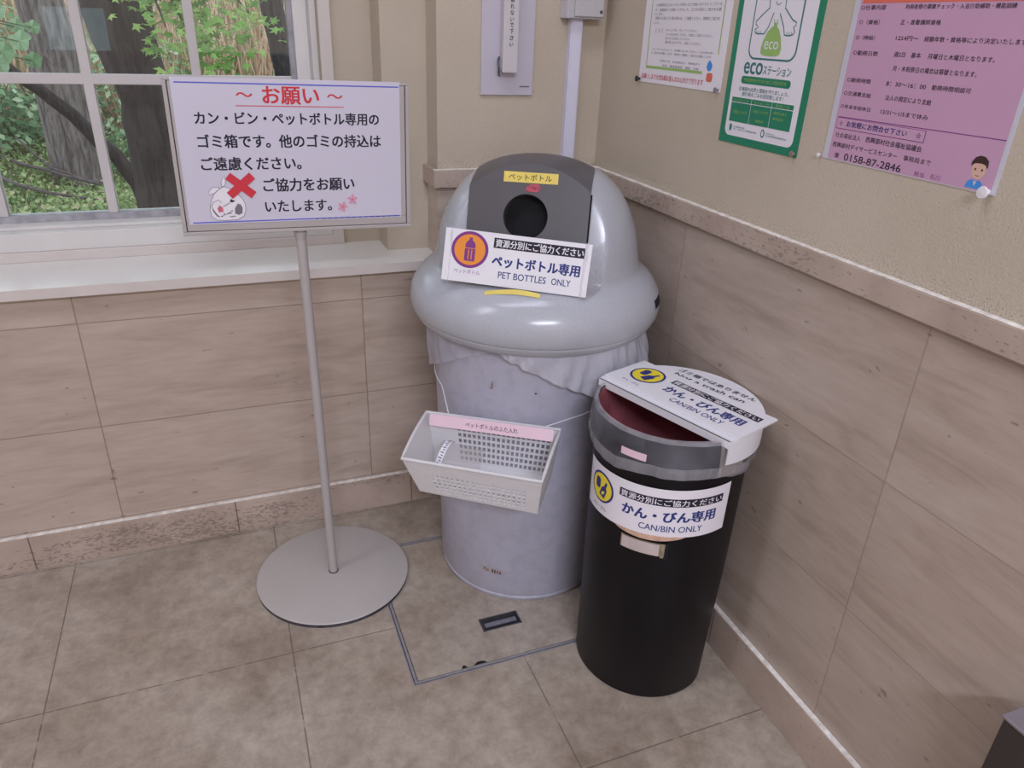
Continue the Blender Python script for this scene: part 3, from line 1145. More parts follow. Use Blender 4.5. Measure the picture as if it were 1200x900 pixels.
rd.build('red_paint_mark', ['red_paint'], flap)
# yellow strip on the flare below the board
ys = MB()
rows = []
for i in range(9):
    u = -0.070 + 0.105 * i / 8
    row = []
    for w in (0.2165, 0.2190, 0.2215, 0.2240):
        ww = w + 0.003 * i / 8
        r = hypot(u, ww)
        zz = None
        for (z0, r0), (z1, r1) in zip(lp[24:64], lp[25:65]):
            if r1 <= r <= r0:
                zz = z0 + (z1 - z0) * (r0 - r) / max(r0 - r1, 1e-9)
        row.append(LA + Lu * u + Ln * ww + Vector((0, 0, (zz or 0.75) + 0.0008)))
    rows.append(row)
ys.grid(rows, False, 0)
ys.build('yellow_strip', ['yellow_tape'], lid, smooth=60)


# ---- printed boards share a layout
def can_artwork(p, W_, mi_txt=1, mi_navy=2, mi_y=3, mi_white=0, mi_grey=4):
    p.rect(98, 70.5, 288, 88.5, mi_txt, 1, 16)
    p.text('資源分別にご協力ください', 101, 72.5, 285, 86.5, mi_white, 2, 0.016)
    p.text('かん・びん専用', 106, 34, 277, 60, mi_navy, 1, 0.032)
    p.text('CAN/BIN ONLY', 141, 12, 254, 26, mi_navy, 1, 0.008)
    p.text('かん・びん', 29, 11, 70, 19, mi_txt, 1, 0.0)
    p.ell(51, 61, 34, 34, mi_navy, 1)
    p.ell(51, 61, 29.5, 29.5, mi_y, 2)
    p.poly([(33, 59), (36, 55), (45, 55), (48, 59), (48, 75), (45, 79), (36, 79), (33, 75)], mi_navy, 3)
    t = radians(-18)
    bt = [(-8, -16), (8, -16), (8, 4), (3, 11), (2.6, 22), (-2.6, 22), (-3, 11), (-8, 4)]
    p.poly([(59 + x * cos(t) - y * sin(t), 56 + x * sin(t) + y * cos(t)) for x, y in bt], mi_navy, 3)


# PET board leaning on the lid
bt_ = radians(16)
bo = LA + Ln * 0.207 + Vector((0, 0, 0.768))
bs = Vector((0, 0, 1)) * cos(bt_) - Ln * sin(bt_)
bn = Ln * cos(bt_) + Vector((0, 0, 1)) * sin(bt_)
ra = radians(-2.6)
bu = Lu * cos(ra) + bs * sin(ra)
bv = -Lu * sin(ra) + bs * cos(ra)
b0 = bo + Lu * -0.1565 + bs * -0.0005
pb = Print(frame_fn(b0, bu, bv, bn))
F = pb.fn
BWd, BHt = 275.0, 97.0
pb.hexa([F(0, 0, -0.003), F(BWd, 0, -0.003), F(BWd, BHt, -0.003), F(0, BHt, -0.003), F(0, 0, 0), F(BWd, 0, 0), F(BWd, BHt, 0), F(0, BHt, 0)], 0)
k_ = BHt / 102
pb.rect(93, 73.5 * k_, 263, 93.2 * k_, 1, 1)
pb.text('資源分別にご協力ください', 96.1, 75.8 * k_, 261, 91.0 * k_, 0, 2, 0.018)
pb.text('ペットボトル専用', 92.5, 37 * k_, 258.6, 60 * k_, 2, 1, 0.034)
pb.text('PET BOTTLES', 107.3, 16.1 * k_, 197.9, 29.2 * k_, 2, 1, 0.008)
pb.text('ONLY', 208.1, 16.3 * k_, 243.9, 29.3 * k_, 2, 1, 0.008)
pb.ell(49, 64 * k_, 35.3, 34.0, 3, 1)
pb.ell(49, 64 * k_, 29.6, 28.4, 4, 2)
pb.poly([(39.5, 42.5), (40.5, 40), (58.5, 40), (59.5, 42.5), (59.5, 60), (59, 70), (57, 75), (52.5, 79), (52.5, 83.5), (46.5, 83.5), (46.5, 79), (42, 75), (40, 70), (39.5, 60)], 3, 3)
pb.rect(46, 43, 48, 61, 4, 4)
pb.rect(52, 43, 54, 61, 4, 4)
pb.rect(39.5, 63, 59.5, 64.2, 4, 4)
pb.text('ペットボトル', 22.5, 16.6 * k_, 72.4, 25.1 * k_, 3, 1, 0.0)
pb_o = pb.build('bottle_board', ['white_board', 'black', 'navy', 'purple', 'orange'], lid)
pb_o['label'] = 'white printed board reading PET BOTTLES ONLY'


# film that holds the board at both ends
def film_patch(u0, u1, v0, v1, up0, up1, name):
    t = MB()
    rows = []
    for i in range(9):
        f = i / 8
        row = []
        for j in range(9):
            v = v0 + (v1 - v0) * j / 8
            q = F(u0 + (u1 - u0) * f, v, 0.0012)
            loc = q - LA
            uu = loc.dot(Lu)
            rr = max(0.02, (0.2145 - 0.08 * max(0, (q.z - 0.80))) + 0.0025)
            tgt = sqrt(max(rr * rr - uu * uu, 0.0004))
            ww = loc.dot(Ln)
            g = f ** 1.3
            wn2 = ww + (min(tgt, ww) - ww) * g
            row.append(LA + Lu * uu + Ln * wn2 + Vector((0, 0, loc.z)) + Ln * random.uniform(-0.0006, 0.0006))
        rows.append(row)
    t.grid(rows, False, 0)
    t.build(name, ['tape'], lid, smooth=60)


random.seed(5)
film_patch(262, 300, -4, 99, 0, 0, 'bubble_film_strip')
film_patch(14, -26, -2, 100, 0, 0, 'bubble_film_strip')

# liner bag hanging out below the lid
lnr = MB()


def hem(adeg):
    pts = [(0, 0.56), (60, 0.60), (120, 0.57), (165, 0.520), (190, 0.563), (214, 0.612), (229, 0.636), (238, 0.620), (251, 0.594), (262, 0.572), (283, 0.532), (300, 0.515), (313, 0.535), (328, 0.560), (345, 0.60), (360, 0.60)]
    for (a0, z0), (a1, z1) in zip(pts, pts[1:]):
        if a0 <= adeg <= a1:
            return z0 + (z1 - z0) * (adeg - a0) / (a1 - a0)
    return 0.56


random.seed(11)
rows = []
NB = 144
for k in range(9):
    t = k / 8
    row = []
    for j in range(NB):
        a = 360 * j / NB
        z = 0.668 + (hem(a) - 0.668) * t
        wr = 0.0030 * sin(radians(a) * 23 + 1.3 * sin(radians(a) * 7)) * (0.3 + t) + 0.002 * sin(radians(a) * 41 + 3 * t)
        bul = 0.024 if 275 < a < 350 else 0.0
        r = 0.2215 + 0.0075 * sin(pi * min(t * 1.1, 1)) + wr + bul * t * sin(radians((a - 275) * 180 / 75)) * (1 if bul else 0) + 0.003 * t
        r = min(r, 0.266)
        r = max(r, 0.2195 - 0.0005 * k)
        row.append((BX + r * cos(radians(a)), BY + r * sin(radians(a)), z))
    rows.append(row)
lnr.grid(rows, True, 0)
rows = []                                                  # whiter doubled-over part at the front right
for k in range(12):
    t = k / 11
    row = []
    for j in range(90):
        a = 231 + (345 - 231) * j / 89
        z1 = hem(a) + 0.002
        z0 = 0.660
        z = z0 + (z1 - z0) * t
        fold = sin(a * 0.55 + 4 * t + 1.5 * sin(a * 0.21)) * 0.0035 + sin(a * 1.3 - 7 * t) * 0.0016
        r = 0.2330 + 0.004 * sin(pi * t) + fold * (0.3 + t) + 0.003 * t + (0.026 * sin(pi * (a - 280) / 70) if 280 < a < 350 else 0) * t
        row.append((BX + r * cos(radians(a)), BY + r * sin(radians(a)), z))
    rows.append(row)
lnr.grid(rows, False, 1)
tag(lnr.build('bin_liner', ['film', 'film_white'], smooth=70), 'milky plastic liner bag hanging out under the domed grey lid', 'bag')

# ================================================================== BASKET HUNG ON THE BIN
kp = radians(33)
Kn = Vector((-sin(kp), -cos(kp), 0))
Ku = Vector((cos(kp), -sin(kp), 0))
KA = Vector((0.606, 1.392, 0))
KP = lambda u, w, z: KA + Ku * u + Kn * w + Vector((0, 0, z))
bask = empty('plastic_basket', KP(-0.03, 0.27, 0.36), 'white perforated plastic basket hung by string on the blue-grey bin', 'basket')
RB = [KP(-0.172, 0.2190, 0.481), KP(0.108, 0.2190, 0.481), KP(0.098, 0.378, 0.4575), KP(-0.170, 0.378, 0.4640)]     # rim: back l, back r, front r, front l
BB = [KP(-0.150, 0.2300, 0.378), KP(0.095, 0.2300, 0.374), KP(0.088, 0.342, 0.3600), KP(-0.148, 0.342, 0.3720)]
body = MB()


def lerp4(q, s, t):            # q: bl br tr tl ; s across, t up
    return (q[0] * (1 - s) + q[1] * s) * (1 - t) + (q[3] * (1 - s) + q[2] * s) * t


def lattice(q, nu, nv, s0, s1, t0, t1, gap, sag=None):
    """panel with a grid of square holes"""
    us, vs_ = [0.0], [0.0]
    hu, hv = [], []
    pu, pv = (s1 - s0) / nu, (t1 - t0) / nv
    for i in range(nu):
        a = s0 + pu * (i + gap / 2)
        c = s0 + pu * (i + 1 - gap / 2)
        hu.append(len(us))
        us += [a, c]
    for j in range(nv):
        a = t0 + pv * (j + gap / 2)
        c = t0 + pv * (j + 1 - gap / 2)
        hv.append(len(vs_))
        vs_ += [a, c]
    us.append(1.0)
    vs_.append(1.0)
    grid = []
    for v in vs_:
        grid.append([lerp4(q, u, v) for u in us])
    n = len(us)
    verts = [p for r in grid for p in r]
    faces = []
    for j in range(len(vs_) - 1):
        for i in range(n - 1):
            if i in hu and j in hv:
                continue
            faces.append((j * n + i, j * n + i + 1, (j + 1) * n + i + 1, (j + 1) * n + i))
    body.add(verts, faces, 0)


lattice([BB[0], BB[1], RB[1], RB[0]], 19, 6, 0.22, 0.95, 0.06, 0.80, 0.36)         # back
lattice([BB[2], BB[3], RB[3], RB[2]], 19, 5, 0.10, 0.84, 0.08, 0.66, 0.40)         # front
lattice([BB[1], BB[2], RB[2], RB[1]], 1, 1, 0.45, 0.55, 0.48, 0.52, 0.98)          # right end
lattice([BB[3], BB[0], RB[0], RB[3]], 1, 1, 0.45, 0.55, 0.48, 0.52, 0.98)          # left end
lattice([BB[3], BB[2], BB[1], BB[0]], 19, 6, 0.06, 0.94, 0.1, 0.9, 0.40)           # bottom
body.build('basket_body', ['basket'], bask, solid=0.0018)
rim = MB()
loop = []
for i in range(4):
    p, q = RB[i], RB[(i + 1) % 4]
    for k in range(8):
        t = k / 8
        pt = p.lerp(q, t)
        if i in (1, 3):        # ends bow upward a little
            pt = pt + Vector((0, 0, 0.006 * sin(pi * t)))
        loop.append(pt)
loop.append(loop[0])
rim.tube(loop, 0.0034, 8, 0, False)
rim.build('rim', ['basket'], bask, smooth=60)
lab_n = ((RB[1] - RB[0]).cross(RB[0] - BB[0])).normalized()
if lab_n.dot(Kn) < 0:
    lab_n = -lab_n
lv = (Vector((0, 0, 1)) - Kn * 0.45).normalized()
lu = (RB[1] - RB[0]).normalized()
ln_ = lu.cross(lv).normalized()
if ln_.dot(Kn) < 0:
    ln_ = -ln_
lo = KP(-0.160, 0.2335, 0.4870) - lv * 0.0240
pk = Print(frame_fn(lo, lu, lv, ln_))
pk.rrect(0, 0, 256, 24, 2.5, 0, 0)
pk.rrect(0, 0, 256, 24, 2.5, 0, -3)
pk.text('ペットボトルのふた入れ', 76, 6.0, 184, 16.5, 1, 1, 0.004)
lab_o = pk.build('pink_label', ['pink_label', 'black'], bask)
# hanging string
sg = MB()


def cyl_pt(adeg, z, out=0.0016):
    r = 0.2000 + (z - 0.022) * (0.0165 / 0.633) + out
    return Vector((BX + r * cos(radians(adeg)), BY + r * sin(radians(adeg)), z))


pts = []
for k in range(61):
    t = k / 60
    a = 270 + (186 + 360 - 270) * t
    z = 0.486 + 0.034 * sin(pi * t) + 0.018 * t
    pts.append(cyl_pt(a, z))
pts = [RB[1].lerp(RB[0], 0.13)] + pts + [RB[0].lerp(RB[1], 0.17)]
sg.tube(pts, 0.0015, 6, 0)
sg.build('hanging_string', ['string'], bask, smooth=60)

# clear cup lying in the basket
cupe = MB()
c0 = KP(-0.128, 0.285, 0.425)
ax = (Ku * 0.96 + Kn * 0.10 + Vector((0, 0, -0.22))).normalized()
e1_ = ax.cross(Vector((0, 0, 1))).normalized()
e2_ = ax.cross(e1_)
rows = []
for d, r in ((0.0, 0.0), (0.0, 0.030), (0.003, 0.0325), (0.050, 0.0385), (0.078, 0.0425), (0.080, 0.0445), (0.083, 0.0440), (0.083, 0.041)):
    rows.append([c0 + ax * d + (e1_ * cos(2 * pi * j / 40) + e2_ * sin(2 * pi * j / 40)) * r for j in range(40)])
cup_e = empty('clear_cup', c0, 'clear plastic cup with a white label lying in the white basket', 'cup')
cupe.grid(rows, True, 0)
cupe.build('cup', ['cup'], cup_e, smooth=50)
lb = MB()
rows = []
for d in (0.008, 0.020):
    rows.append([c0 + ax * d + (e1_ * cos(radians(q)) + e2_ * sin(radians(q))) * (0.0340 + d * 0.125) for q in range(-150, 61, 10)])
lb.grid(rows, False, 0)
for q in range(-140, 55, 9):
    lb.grid([[c0 + ax * d + (e1_ * cos(radians(q + e)) + e2_ * sin(radians(q + e))) * (0.0303 + 0.0042 + d * 0.125) for e in (0, 2, 4)] for d in (0.010 + 0.003 * (q % 2), 0.0155 + 0.002 * (q % 3))], False, 1)
lb.build('paper_label', ['white', 'grey_ink'], cup_e, smooth=60)

# ================================================================== BLACK CAN
CX, CY_ = 0.727, 0.993
can = empty('black_can', (CX, CY_, 0), 'black cylindrical metal can with a white CAN/BIN ONLY label', 'can')
b = MB()
prof = [(0.0, 0.120), (0.0, 0.1345), (0.004, 0.1370), (0.30, 0.1395), (0.580, 0.1420), (0.586, 0.1435), (0.592, 0.1425), (0.592, 0.1385), (0.50, 0.1375), (0.012, 0.1345), (0.012, 0.0)]
n = 128
rows = []
for z, r in prof:
    row = []
    for j in range(n):
        a = 2 * pi * j / n
        rr = r
        # shallow dent low on the right-hand front
        da = (degrees_ := math.degrees(a)) - 318
        d = math.exp(-(da / 17) ** 2 - ((z - 0.05) / 0.07) ** 2)
        rr -= 0.010 * d if r > 0.13 else 0
        row.append((CX + rr * cos(a), CY_ + rr * sin(a), z))
    rows.append(row)
prof2 = []
b.grid(rows[:8], True, 0)
b.grid(rows[7:11], True, 1)
can_b = b.build('can_body', ['can', 'maroon'], can, smooth=40)


def can_fn(u, v, h):
    r = 0.1412 + (v / 1000 - 0.38) * 0.0089 + 0.0004 + h
    s = u / 1000
    a = radians(163.4) + s / 0.1415
    return Vector((CX + r * cos(a), CY_ + r * sin(a), v / 1000))


cl = Print(lambda u, v, h: can_fn(u, v * 0.92 + 399 + (u - 150) * 0.045, h), 0.0003)
cl.rect(0, 0, 304, 108, 0, 0, 48)
can_artwork(cl, 300)
cl_o = cl.build('can_label', ['white', 'black', 'navy', 'yellow', 'grey_ink'], can_b, smooth=60)
pe = Print(lambda u, v, h: can_fn(u, v * 0.92 + 399 + (u - 150) * 0.045, h), 0.0003)
top, bot = [], []
for i in range(25):
    u = 95 + 130 * i / 24
    top.append((u, 1))
    bot.append((u, -11 * sin(pi * i / 24) ** 0.7 - 0.5))
for i in range(24):
    pe.add([pe.fn(*bot[i], 0), pe.fn(*bot[i + 1], 0), pe.fn(*top[i + 1], 0), pe.fn(*top[i], 0)], [(0, 1, 2, 3)], 0)
pe.build('torn_paper_edge', ['peel'], can_b, smooth=60)
pp = Print(lambda u, v, h: can_fn(u, v, h), 0.0015)
pp.rect(111, 357, 197, 385, 1, 0, 14)
pp.rect(114, 358.5, 183, 383.5, 0, 1, 12)
pp.rect(186, 355, 192, 386, 1, 1, 2)
pp.rect(193, 352, 199, 388, 2, 0.6, 2)
pl_o = pp.build('name_plate', ['plate', 'brass', 'hole'], can_b, smooth=60)
pl_o['label'] = 'small blank metal name plate'

# liner folded over the rim of the can
ln2 = MB()
random.seed(21)
NB = 120


def can_row(z, r, amp, fz=0.0):
    row = []
    for j in range(NB):
        a = 2 * pi * j / NB
        w = amp * (sin(17 * a + 2 * sin(5 * a)) + 0.6 * sin(31 * a + 1.0))
        row.append((CX + (r + w) * cos(a), CY_ + (r + w) * sin(a), z + fz * (sin(3 * a + 1) + 0.5 * sin(7 * a))))
    return row


rr_ = [can_row(0.523, 0.1500, 0.0010, 0.005), can_row(0.532, 0.1520, 0.0012, 0.005), can_row(0.546, 0.1520, 0.0012, 0.004), can_row(0.565, 0.1505, 0.0010, 0.003), can_row(0.582, 0.1490, 0.0009, 0.002), can_row(0.591, 0.1475, 0.0006), can_row(0.5975, 0.1450, 0.0003), can_row(0.5970, 0.1395, 0.0003)]
ln2.grid(rr_[:3], True, 4)
ln2.grid(rr_[2:6], True, 0)
ln2.grid(rr_[5:], True, 4)
ln2.grid([can_row(0.5965, 0.1395, 0.0003), can_row(0.580, 0.1365, 0.0006), can_row(0.52, 0.1335, 0.0009), can_row(0.40, 0.127, 0.0020), can_row(0.25, 0.120, 0.004), can_row(0.10, 0.110, 0.005)], True, 3)
tapeb = [[Vector((CX + r * cos(radians(a)), CY_ + r * sin(radians(a)), z)) for a in range(268, 292, 3)] for z, r in ((0.53, 0.1525), (0.555, 0.1530), (0.59, 0.1500))]
ln2.grid(tapeb, False, 1)
tapeb = [[Vector((CX + r * cos(radians(a)), CY_ + r * sin(radians(a)), z)) for a in range(203, 224, 3)] for z, r in ((0.552, 0.1530), (0.566, 0.1530))]
ln2.grid(tapeb, False, 2)
tag(ln2.build('can_liner', ['film_clear', 'tape_strip', 'pink_label', 'film_inner', 'film_hem'], smooth=70), 'clear liner bag folded over the rim of the black can', 'bag')

# half lid with the board on top
ZL = 0.6005
du = Vector((0.315, -0.949, 0)).normalized()               # along the board
dv = Vector((0.949, 0.315, 0)).normalized()                             # toward the wall corner
hl = empty('half_lid', (CX, CY_, ZL), 'white half-round lid with printed board covering the back of the black can', 'lid')
b = MB()
RL = 0.1565
CH = -0.046                                                # chord offset from the centre
C0 = Vector((CX, CY_, 0))
th0 = math.acos(CH / RL)
arc = []
NA = 48
for k in range(NA + 1):
    t = -th0 + 2 * th0 * k / NA
    arc.append(C0 + dv * (RL * cos(t)) - du * (RL * sin(t)))
zz = [ZL - 0.002, ZL]
topr = [p + Vector((0, 0, ZL)) for p in arc]
botr = [p + Vector((0, 0, ZL - 0.0035)) for p in arc]
m_ = len(arc)
b.add(topr, [tuple(range(m_))][::-1], 0)
b.add(botr, [tuple(reversed(range(m_)))], 0)
# skirt round the back
sk = [[C0 + (p - C0) * 1.0 + Vector((0, 0, z)) for p in arc] for z in (ZL, ZL - 0.045)]
b.grid(sk, False, 0)
sk2 = [[C0 + (p - C0) * 0.985 + Vector((0, 0, z)) for p in arc] for z in (ZL - 0.003, ZL - 0.045)]
b.grid(sk2, False, 0)
b.grid([sk[1], sk2[1]], False, 0)
# front lip along the chord
A0, A1 = arc[0], arc[-1]
b.hexa([A0 + Vector((0, 0, ZL - 0.014)), A1 + Vector((0, 0, ZL - 0.014)), A1 + dv * 0.003 + Vector((0, 0, ZL - 0.014)), A0 + dv * 0.003 + Vector((0, 0, ZL - 0.014)),
        A0 + Vector((0, 0, ZL)), A1 + Vector((0, 0, ZL)), A1 + dv * 0.003 + Vector((0, 0, ZL)), A0 + dv * 0.003 + Vector((0, 0, ZL))], 0)
bmh = b
hl_o = bmh.build('lid_plate', ['white_board'], hl, smooth=35)
pc = Print(frame_fn(Vector((0.6520, 1.1260, ZL + 0.0003)), du, dv, (0, 0, 1)))
pc.text('ゴミ箱ではありません', 66, 141, 238, 156, 0, 1, 0.014, 6)
pc.text('Not a trash can', 72, 119.5, 228, 133, 0, 1, 0.008, 6)
pc.build('lid_lettering', ['black'], hl_o)
B0 = Vector((0.6520, 1.1260, ZL + 0.0042))
p2 = Print(frame_fn(B0, du, dv, (0, 0, 1)))
F2 = p2.fn
p2.hexa([F2(0, 0, -0.0036), F2(306, 0, -0.0036), F2(306, 113, -0.0036), F2(0, 113, -0.0036), F2(0, 0, 0), F2(306, 0, 0), F2(306, 113, 0), F2(0, 113, 0)], 0)
p2s = Print(lambda u, v, h: F2(u * 1.01 + 1, v * 1.03 + 1, h))
can_artwork(p2s, 300)
p2.add(p2s.v, [], 0)
base = len(p2.v) - len(p2s.v)
for f, mi in zip(p2s.f, p2s.m):
    p2.f.append(tuple(base + i for i in f))
    p2.m.append(mi)
pb2 = p2.build('printed_board', ['white_board', 'black', 'navy', 'yellow', 'grey_ink'], hl)
pb2['label'] = 'white printed board reading CAN/BIN ONLY'

# ================================================================== THINGS ON THE BACK WALL
ph_e = empty('wall_handset_plate', (0.644, YW, 1.06), 'white wall plate with an upright handle cover above the pilaster rail', 'wall panel')
b = MB()
b.box((0.5810, YW - 0.006, 1.0605), (0.7070, YW, 1.37))
b.build('back_plate', ['phone'], ph_e, bevel=0.0015)
b = MB()
b.hexa([(0.6240, YW - 0.006, 1.118), (0.6620, YW - 0.006, 1.118), (0.6620, YW - 0.006, 1.33), (0.6240, YW - 0.006, 1.33),
        (0.6210, YW - 0.036, 1.1085), (0.6570, YW - 0.036, 1.1085), (0.6570, YW - 0.036, 1.34), (0.6210, YW - 0.036, 1.34)], 0)
hb_ = b.build('handle_cover', ['phone_bar'], ph_e, bevel=0.003)
b = MB()
b.tube([(0.6225, YW - 0.006, 1.140), (0.6170, YW - 0.016, 1.132), (0.6160, YW - 0.024, 1.120), (0.6190, YW - 0.018, 1.106), (0.6245, YW - 0.007, 1.102)], 0.0022, 8, 0)
b.build('hook', ['screw'], ph_e, smooth=60)
vt = Print(frame_fn((0.6195, YW - 0.0364, 1.1085), (1, 0, 0), (0, 0, 1), (0, -1, 0)))
yy = 141.0
for ch in '触れないで下さい':
    vt.text(ch, 15.5, yy, 24.5, yy + (9.5 if ch != 'い' else 7.5), 0, 1, 0.006)
    yy -= 12.3
vt.build('lettering', ['black'], hb_)
mk = Print(frame_fn((0.5810, YW - 0.0064, 1.0605), (1, 0, 0), (0, 0, 1), (0, -1, 0)))
mk.rect(93, 17.5, 117, 20.5, 0, 1)
mk.build('maker_mark', ['grey_ink'], ph_e)

jb = empty('junction_box', (0.813, YW, 1.2235), 'grey electrical box fixed high on the wall beside the room corner', 'electrical box')
b = MB()
b.box((0.7690, YW - 0.040, 1.2235), (0.8580, YW, 1.33), 0, [0, 0, 0, 0, 0, 1])
bx_ = b.build('box_body', ['box', 'box_side'], jb, bevel=0.002)
b = MB()
b.box((0.7845, YW - 0.0465, 1.2275), (0.8560, YW - 0.040, 1.327))
lidb = b.build('box_cover', ['box'], jb, bevel=0.0025)
b = MB()
rows = [[(0.8485 + r * cos(2 * pi * j / 20), YW - 0.0465 - d, 1.2385 + r * sin(2 * pi * j / 20)) for j in range(20)] for r, d in ((0.0036, -0.001), (0.0036, 0.001), (0.0018, 0.0012), (0.0017, 0.0003), (0.0, 0.0003))]
b.grid(rows, True, 0)
b.build('screw', ['screw'], lidb, smooth=40)
b = MB()
b.box((0.7895, YW - 0.019, 0.8995), (0.8190, YW, 1.2235))
b.box((0.7925, YW - 0.0215, 0.8995), (0.8160, YW - 0.019, 1.2235))
tag(b.build('cable_conduit', ['conduit'], bevel=0.0025), 'white cable conduit running down the wall from the grey box', 'conduit')

# ================================================================== POSTERS ON THE RIGHT WALL
XP = XW - 0.0011


def poster_fn(yl, zb, curl=0.0):
    return lambda u, v, h: Vector((XP - h, yl - u / 1000, zb + v / 1000))


def paper(p, w, h, mi):
    f = p.fn
    p.hexa([f(0, 0, -0.0009), f(w, 0, -0.0009), f(w, h, -0.0009), f(0, h, -0.0009), f(0, 0, 0), f(w, 0, 0), f(w, h, 0), f(0, h, 0)], mi)


p = Print(poster_fn(1.5135, 1.1055))
paper(p, 297, 420, 0)
p.rect(25, 28, 232, 33, 4, 1)
p.rect(25, 28, 27.5, 395, 3, 2)
p.rect(274.5, 64, 277.5, 395, 3, 2)
p.rect(25, 392, 277.5, 395, 3, 2)
L1 = [('お客様各位にはいつもご利用いただき誠にありがとうございま', 42.4, 144.1, 265.8, 149.7), ('す。当施設のごみ箱につきまして、ゴミの分別にご協力をお願', 39, 135.4, 266.3, 141), ('いします。', 36.3, 128.1, 71.5, 132.9),
      ('家庭から出たゴミ等の持込は、ご遠慮ください。皆様のご協力を', 42.5, 120.2, 265.5, 125.9), ('します。', 37, 112, 59.8, 116.4), ('キャップを、外してください。', 88.6, 99.1, 198.7, 104), ('ラベルをはがしてから、分別にご協力ください。', 88.4, 91.6, 249.8, 96.5),
      ('缶とびんを分別してください。', 88.8, 84.4, 178.5, 89.1), ('飲み残しはすてずに、分別してください。', 89.8, 76.8, 216.8, 82.2), ('ペットボトルはつぶして、分別箱にお入れください。ごみの持ち帰り', 42, 63.3, 260.4, 67.5),
      ('にご協力をお願いします。皆様のご理解とご協力をお願いします', 40.6, 56.1, 255.3, 60.7), ('お問合せ先　社会福祉法人　事務局まで', 78, 42.4, 222, 46.3), ('担当　施設管理係　電話　内線', 89.8, 33.5, 219.9, 38.2)]
for t, a, c, d, e in L1:
    p.text(t, a, c, d, e, 1, 1, 0.0)
for k in range(3):
    p.text('（', 49 + 12 * k, 95.9, 52.5 + 12 * k, 103.9, 1, 1, 0.02)
p.text('お願いします大切な緑は皆んなの心がけで守ります', 10.7, 7.5, 240, 18.5, 2, 1, 0.006, 1.4)
p.poly([(252.5, 53.5), (247, 48), (245, 41), (249, 35.5), (255, 33.8), (261, 37.5), (263, 44.5), (258, 50)], 5, 1)
p.rrect(248, 16, 267.5, 31.5, 5, 6, 1)
tag(p.build('notice_poster', ['white', 'grey_ink', 'red', 'olive', 'lime', 'blue', 'coral']), 'white notice with red handwritten line along its bottom edge', 'poster')

p = Print(poster_fn(1.1990, 1.0250))
paper(p, 212.7, 299, 0)
p.rrect(14.5, 13, 198.5, 286, 13, 1, 1)
p.rrect(46.5, 141, 168, 278, 18, 2, 2)
p.rrect(49.5, 144, 165, 275, 15.5, 1, 3)
lg = [(83.6, 231.2), (85.2, 219.4), (68.5, 208.7), (55.6, 199.2), (56.5, 195), (64.1, 191.1), (55.8, 186.8), (58, 182.5), (65, 180.6), (72, 181), (81.1, 181.0), (89.7, 191.4), (98.0, 212.7)]
lgr = [(123.3, 231), (123.7, 219.1), (145.7, 202.3), (156.0, 198.6), (155.5, 194), (150.9, 192.1), (155.3, 184.4), (152, 181), (146.1, 179.6), (139, 179.4), (132.2, 180.1), (127.5, 191.8), (113.0, 211.4)]
body_o = [(83.6, 231.2), (84, 246), (103.5, 254), (123, 246), (123.3, 231)]
p.line(lg, 2.0, 2, 4)
p.line(lgr, 2.0, 2, 4)
p.line(body_o, 2.0, 2, 4)
p.line([(99.2, 228.4), (103, 224.5), (106.3, 223.8), (111.5, 226.9)], 1.4, 2, 4)
for cx in (60, 65.5, 71):
    p.line([(cx, 186), (cx, 181.5)], 1.0, 2, 4)
for cx in (138, 143.5, 149):
    p.line([(cx, 185), (cx, 180.5)], 1.0, 2, 4)
p.poly([(102, 198), (104, 193.5), (96, 189.5), (90, 184), (83, 172), (79.2, 160), (80.5, 151), (90, 148), (106.8, 147.6), (120, 148.2), (128, 150.5), (130.3, 160), (126, 174), (119, 186.0), (110.5, 193.5), (114, 199.2), (107.5, 195.5)], 3, 5)
p.line([(101, 203), (106, 196), (112, 203)], 1.6, 3, 5)
p.text('eco', 87.3, 158.0, 122.5, 170.1, 1, 6, 0.01)
p.text('eco', 42.3, 117.5, 92.8, 136.5, 2, 2, 0.03)
p.text('ステーション', 94, 118.8, 164.1, 132.7, 2, 2, 0.014)
p.rrect(40, 101.5, 168.2, 114, 5.5, 0, 2)
p.text('地球環境を守るために分別回収を', 48.2, 105.0, 158.7, 111.0, 3, 3, 0.004)
p.text('北海道の自然と環境を守りましょう。', 37.3, 89.6, 167.4, 96.6, 2, 2, 0.006)
p.text('旅行者のごみを回収致します！', 48.3, 81.6, 156.6, 88.6, 2, 2, 0.006)
for x0, x1 in ((22.9, 77.6), (78.6, 131.6), (132.6, 185.6)):
    p.rect(x0, 70.4, x1, 78, 0, 2)
    p.rect(x0, 37.2, x1, 69.2, 0, 2)
p.text('もえないごみ', 30, 72, 70, 76, 3, 3, 0.0)
p.text('もえるごみ', 85, 72, 125, 76, 3, 3, 0.0)
p.text('資源ごみ', 142, 72, 176, 76, 3, 3, 0.0)
p.text('料金１００円', 32, 51, 70, 57, 3, 3, 0.0)
p.text('料金２００円', 87, 57, 125, 62, 3, 3, 0.0)
p.text('販売中', 97, 42, 117, 47, 3, 3, 0.0)
p.text('透明な袋で', 140, 60, 172, 64.5, 3, 3, 0.0)
p.text('無料回収', 140, 51, 166, 55.5, 3, 3, 0.0)
p.ell(30.5, 27, 3.6, 6.5, 2, 2)
p.ell(120.5, 26.5, 5.2, 6.8, 2, 2)
p.ell(120.5, 26.5, 3.0, 4.4, 1, 3)
p.text('北海道観光連盟', 39, 27.6, 70, 30.2, 2, 2, 0)
p.text('美しい自然を守る運動推進本部', 39, 23.6, 104, 26.6, 2, 2, 0)
p.text('社団法人', 130, 27, 153, 29.5, 2, 2, 0)
p.text('北海道環境整備協会', 130, 23, 182, 26, 2, 2, 0)
